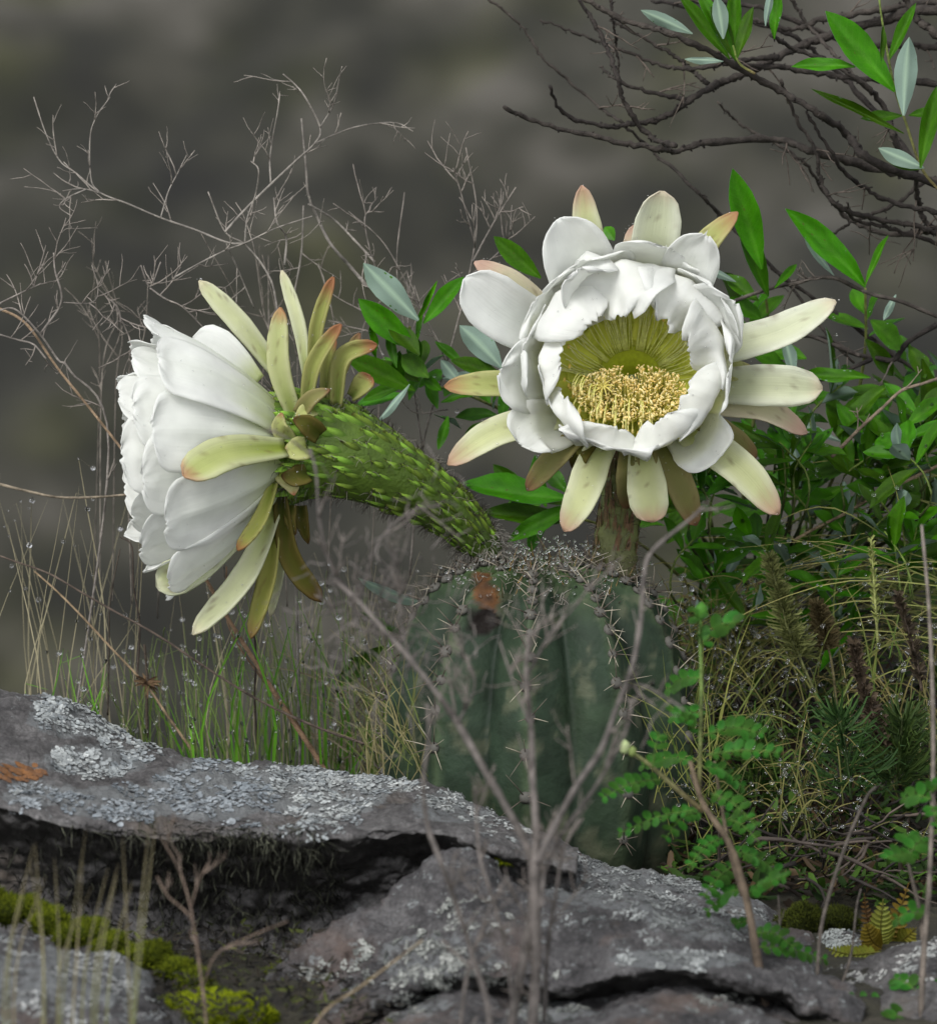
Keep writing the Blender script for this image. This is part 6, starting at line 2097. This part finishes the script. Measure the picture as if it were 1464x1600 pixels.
for k, (bx, by, tx, ty, n, l) in enumerate([(1420, 1345, 1388, 1340, 4, 26), (1418, 1345, 1440, 1312, 4, 26), (1420, 1342, 1420, 1305, 3, 28), (1456, 1250, 1412, 1248, 4, 24), (1456, 1240, 1480, 1220, 4, 28), (1446, 1430, 1400, 1436, 4, 24),
                                            (1440, 1560, 1400, 1530, 4, 26), (1440, 1570, 1480, 1540, 4, 26), (1436, 1600, 1390, 1590, 5, 26), (1436, 1610, 1340, 1600, 6, 26), (1456, 1260, 1464, 1290, 3, 24), (1440, 1590, 1330, 1560, 6, 20)]):
    pinnate(pin2, bx, by, tx, ty, -.33, n, l, k + 60, rng.uniform(-.03, .02), 6)
for k, (pl, w0, w1, lab) in enumerate([
    ([(1270, 1700), (1300, 1580), (1328, 1500), (1338, 1420), (1345, 1390)], 6, 4, 'thin grey stalk curving up beside the small fern'),
    ([(1255, 1700), (1275, 1540), (1285, 1440), (1318, 1330), (1352, 1250), (1368, 1230)], 9, 6, 'bent grey-brown stem leaning over the dark litter'),
    ([(1216, 1560), (1218, 1450), (1216, 1400)], 5, 4, 'pale dead stub beside the dark olive moss')]):
    stalk(lab, pl, w0 * .8, w1 * .7, -.34, -.26, lin(84, 78, 72), seed=k + 30, tw=(2, .012, .0005))

# ---- grey dry shrub in front of the cactus, out of focus ---------------------------------
DG = lin(94, 89, 86)
FYD = -.52
lines = [
    ([(815, 1790), (832, 1600), (838, 1480), (836, 1380), (838, 1300), (832, 1220), (830, 1140), (822, 1060), (826, 990)], 24, 7, FYD, FYD + .05),
    ([(790, 1790), (800, 1600), (822, 1480), (832, 1390), (826, 1330), (790, 1260), (755, 1200), (715, 1130), (680, 1080), (640, 1030), (600, 985), (560, 940), (520, 905)], 20, 7, FYD, FYD + .08),
    ([(840, 1350), (862, 1300), (900, 1230), (940, 1170), (962, 1110), (985, 1050), (1000, 980), (1006, 900), (1020, 860), (1080, 810), (1100, 790)], 13, 5, FYD, FYD + .08),
    ([(846, 1420), (852, 1360), (880, 1300), (930, 1230), (975, 1150), (990, 1090)], 9, 5, FYD, FYD + .04),
    ([(756, 1790), (765, 1600), (740, 1500), (715, 1420), (690, 1350), (668, 1290), (662, 1220), (670, 1150), (668, 1100)], 13, 6, FYD - .03, FYD),
    ([(800, 1560), (790, 1480), (768, 1400), (750, 1340), (744, 1270), (742, 1230)], 8, 5, FYD, FYD + .02),
    ([(850, 1600), (856, 1480), (870, 1390), (880, 1330), (905, 1280)], 9, 5, FYD + .02, FYD + .03),
    ([(560, 940), (520, 890), (500, 820), (494, 740), (484, 700)], 6, 4, FYD + .08, FYD + .08),
    ([(640, 1030), (625, 960), (628, 900)], 5, 3, FYD + .06, FYD + .07),
    ([(715, 1130), (740, 1080), (735, 1040), (700, 1010)], 5, 3, FYD + .04, FYD + .04),
    ([(962, 1110), (990, 1070), (1040, 1090), (1070, 1110)], 6, 3, FYD + .05, FYD + .03),
    ([(822, 1060), (860, 990), (905, 940), (940, 880)], 6, 3, FYD + .05, FYD + .06),
    ([(560, 940), (590, 850), (640, 800), (690, 790)], 5, 3, FYD + .08, FYD + .1),
    ([(600, 985), (560, 960), (540, 940), (500, 960)], 4, 3, FYD + .08, FYD + .1),
    ([(830, 1140), (800, 1060), (780, 1000)], 5, 3, FYD + .03, FYD + .05),
    ([(700, 1790), (720, 1600), (735, 1500), (760, 1440)], 9, 6, FYD - .02, FYD),
]
dry_plant('dead_shrub', 'blurred grey dead shrub with forked stems in front of the cactus', 'dead shrub', [(pl, a * .88, b * .9, c, d) for pl, a, b, c, d in lines], DG, FYD, 121, tw=(5, .026, .0006), jit=.12, sides=8)
# dusty mat of dead twiglets around its left arm
mb = MB(); rg = random.Random(122)
for _ in range(150):
    p = P(rg.gauss(610, 60), rg.gauss(985, 80), FYD + .08 + rg.uniform(-.02, .03))
    pts = [p]; d = Vector((rg.gauss(0, 1), rg.gauss(0, 1), rg.gauss(.1, 1))).normalized()
    for i in range(5):
        d = (d + Vector((rg.uniform(-.6, .6), rg.uniform(-.6, .6), rg.uniform(-.6, .6)))).normalized(); pts.append(pts[-1] + d * rg.uniform(.002, .005))
    mb.tube(pts, .0004, .0002, mix(DG, lin(120, 114, 110), rg.random()), sides=3)
tag(link('dead_twiglets', mb.mesh('dead_twiglets', MAT['twig'])), 'tangle of dusty grey twiglets before the left side of the cactus', 'twigs', kind='stuff')

# ---- stalks in front of the slab, lower left ----------------------------------------------
dry_plant('dry_herb', 'reddish-brown dry herb forking in front of the dark hollow', 'dry plant', [
    ([(326, 1760), (322, 1600), (310, 1500), (298, 1420), (280, 1360), (252, 1310)], 4.5, 2.5, -.50, -.47),
    ([(318, 1540), (340, 1490), (400, 1460), (450, 1440)], 2.6, 2, -.49, -.48),
    ([(298, 1420), (310, 1380), (325, 1350)], 2.6, 2, -.48, -.47),
    ([(314, 1520), (300, 1440), (262, 1400), (245, 1370)], 3.5, 2.5, -.49, -.48)], lin(112, 96, 84), -.5, 131, tw=(2, .018, .0004))
stalk('pale straw leaning from the dark hollow over the boulder', [(440, 1700), (500, 1590), (560, 1545), (620, 1500), (660, 1470)], 4, 2.5, -.50, -.46, lin(128, 114, 92), seed=51)
mb = MB(); rg = random.Random(132)
for k in range(16):
    bx = rg.uniform(-10, 235)
    pts = spline([P(bx, 1760, -.55), P(bx + rg.uniform(-10, 20), 1520, -.53), P(bx + rg.uniform(-20, 60), rg.uniform(1270, 1400), -.51)], 10)
    mb.blade(pts, .00045, mix(lin(120, 112, 84), lin(82, 100, 50), rg.random()), lin(130, 120, 92))
tag(link('dry_grass', mb.mesh('dry_grass', MAT['grass'])), 'blurred grass stems in front of the mossy strip', 'grass', kind='stuff')
# dark litter on the floor of the hollow under the slab
mb = MB(); rg = random.Random(133)
for _ in range(2200):
    y = rg.uniform(-.40, -.19); px = rg.uniform(150, 620)
    x = P(px, 1500, y).x
    p = Vector((x, y, zg(x, y) + rg.uniform(-.002, .012)))
    d = Vector((rg.gauss(0, 1), rg.gauss(0, 1), rg.uniform(-.1, .9))).normalized()
    l = rg.uniform(.002, .007)
    c = mix(lin(14, 12, 10), lin(50, 44, 34), rg.random() ** 2)
    if rg.random() < .2:
        c = mix(lin(24, 28, 8), lin(70, 78, 20), rg.random())
    mb.blade([p, p + d * l * .5, p + d * l], l * rg.uniform(.06, .2), c)
tag(link('litter', mb.mesh('litter', MAT['litter'])), 'dark mossy litter on the floor of the hollow under the slab', 'litter', kind='stuff')
# beads of rain on the grass
mbd = drops(None, GD, 'rain_beads')
tag(mbd, 'bright beads of rain hanging on the grass', 'raindrops', kind='stuff')
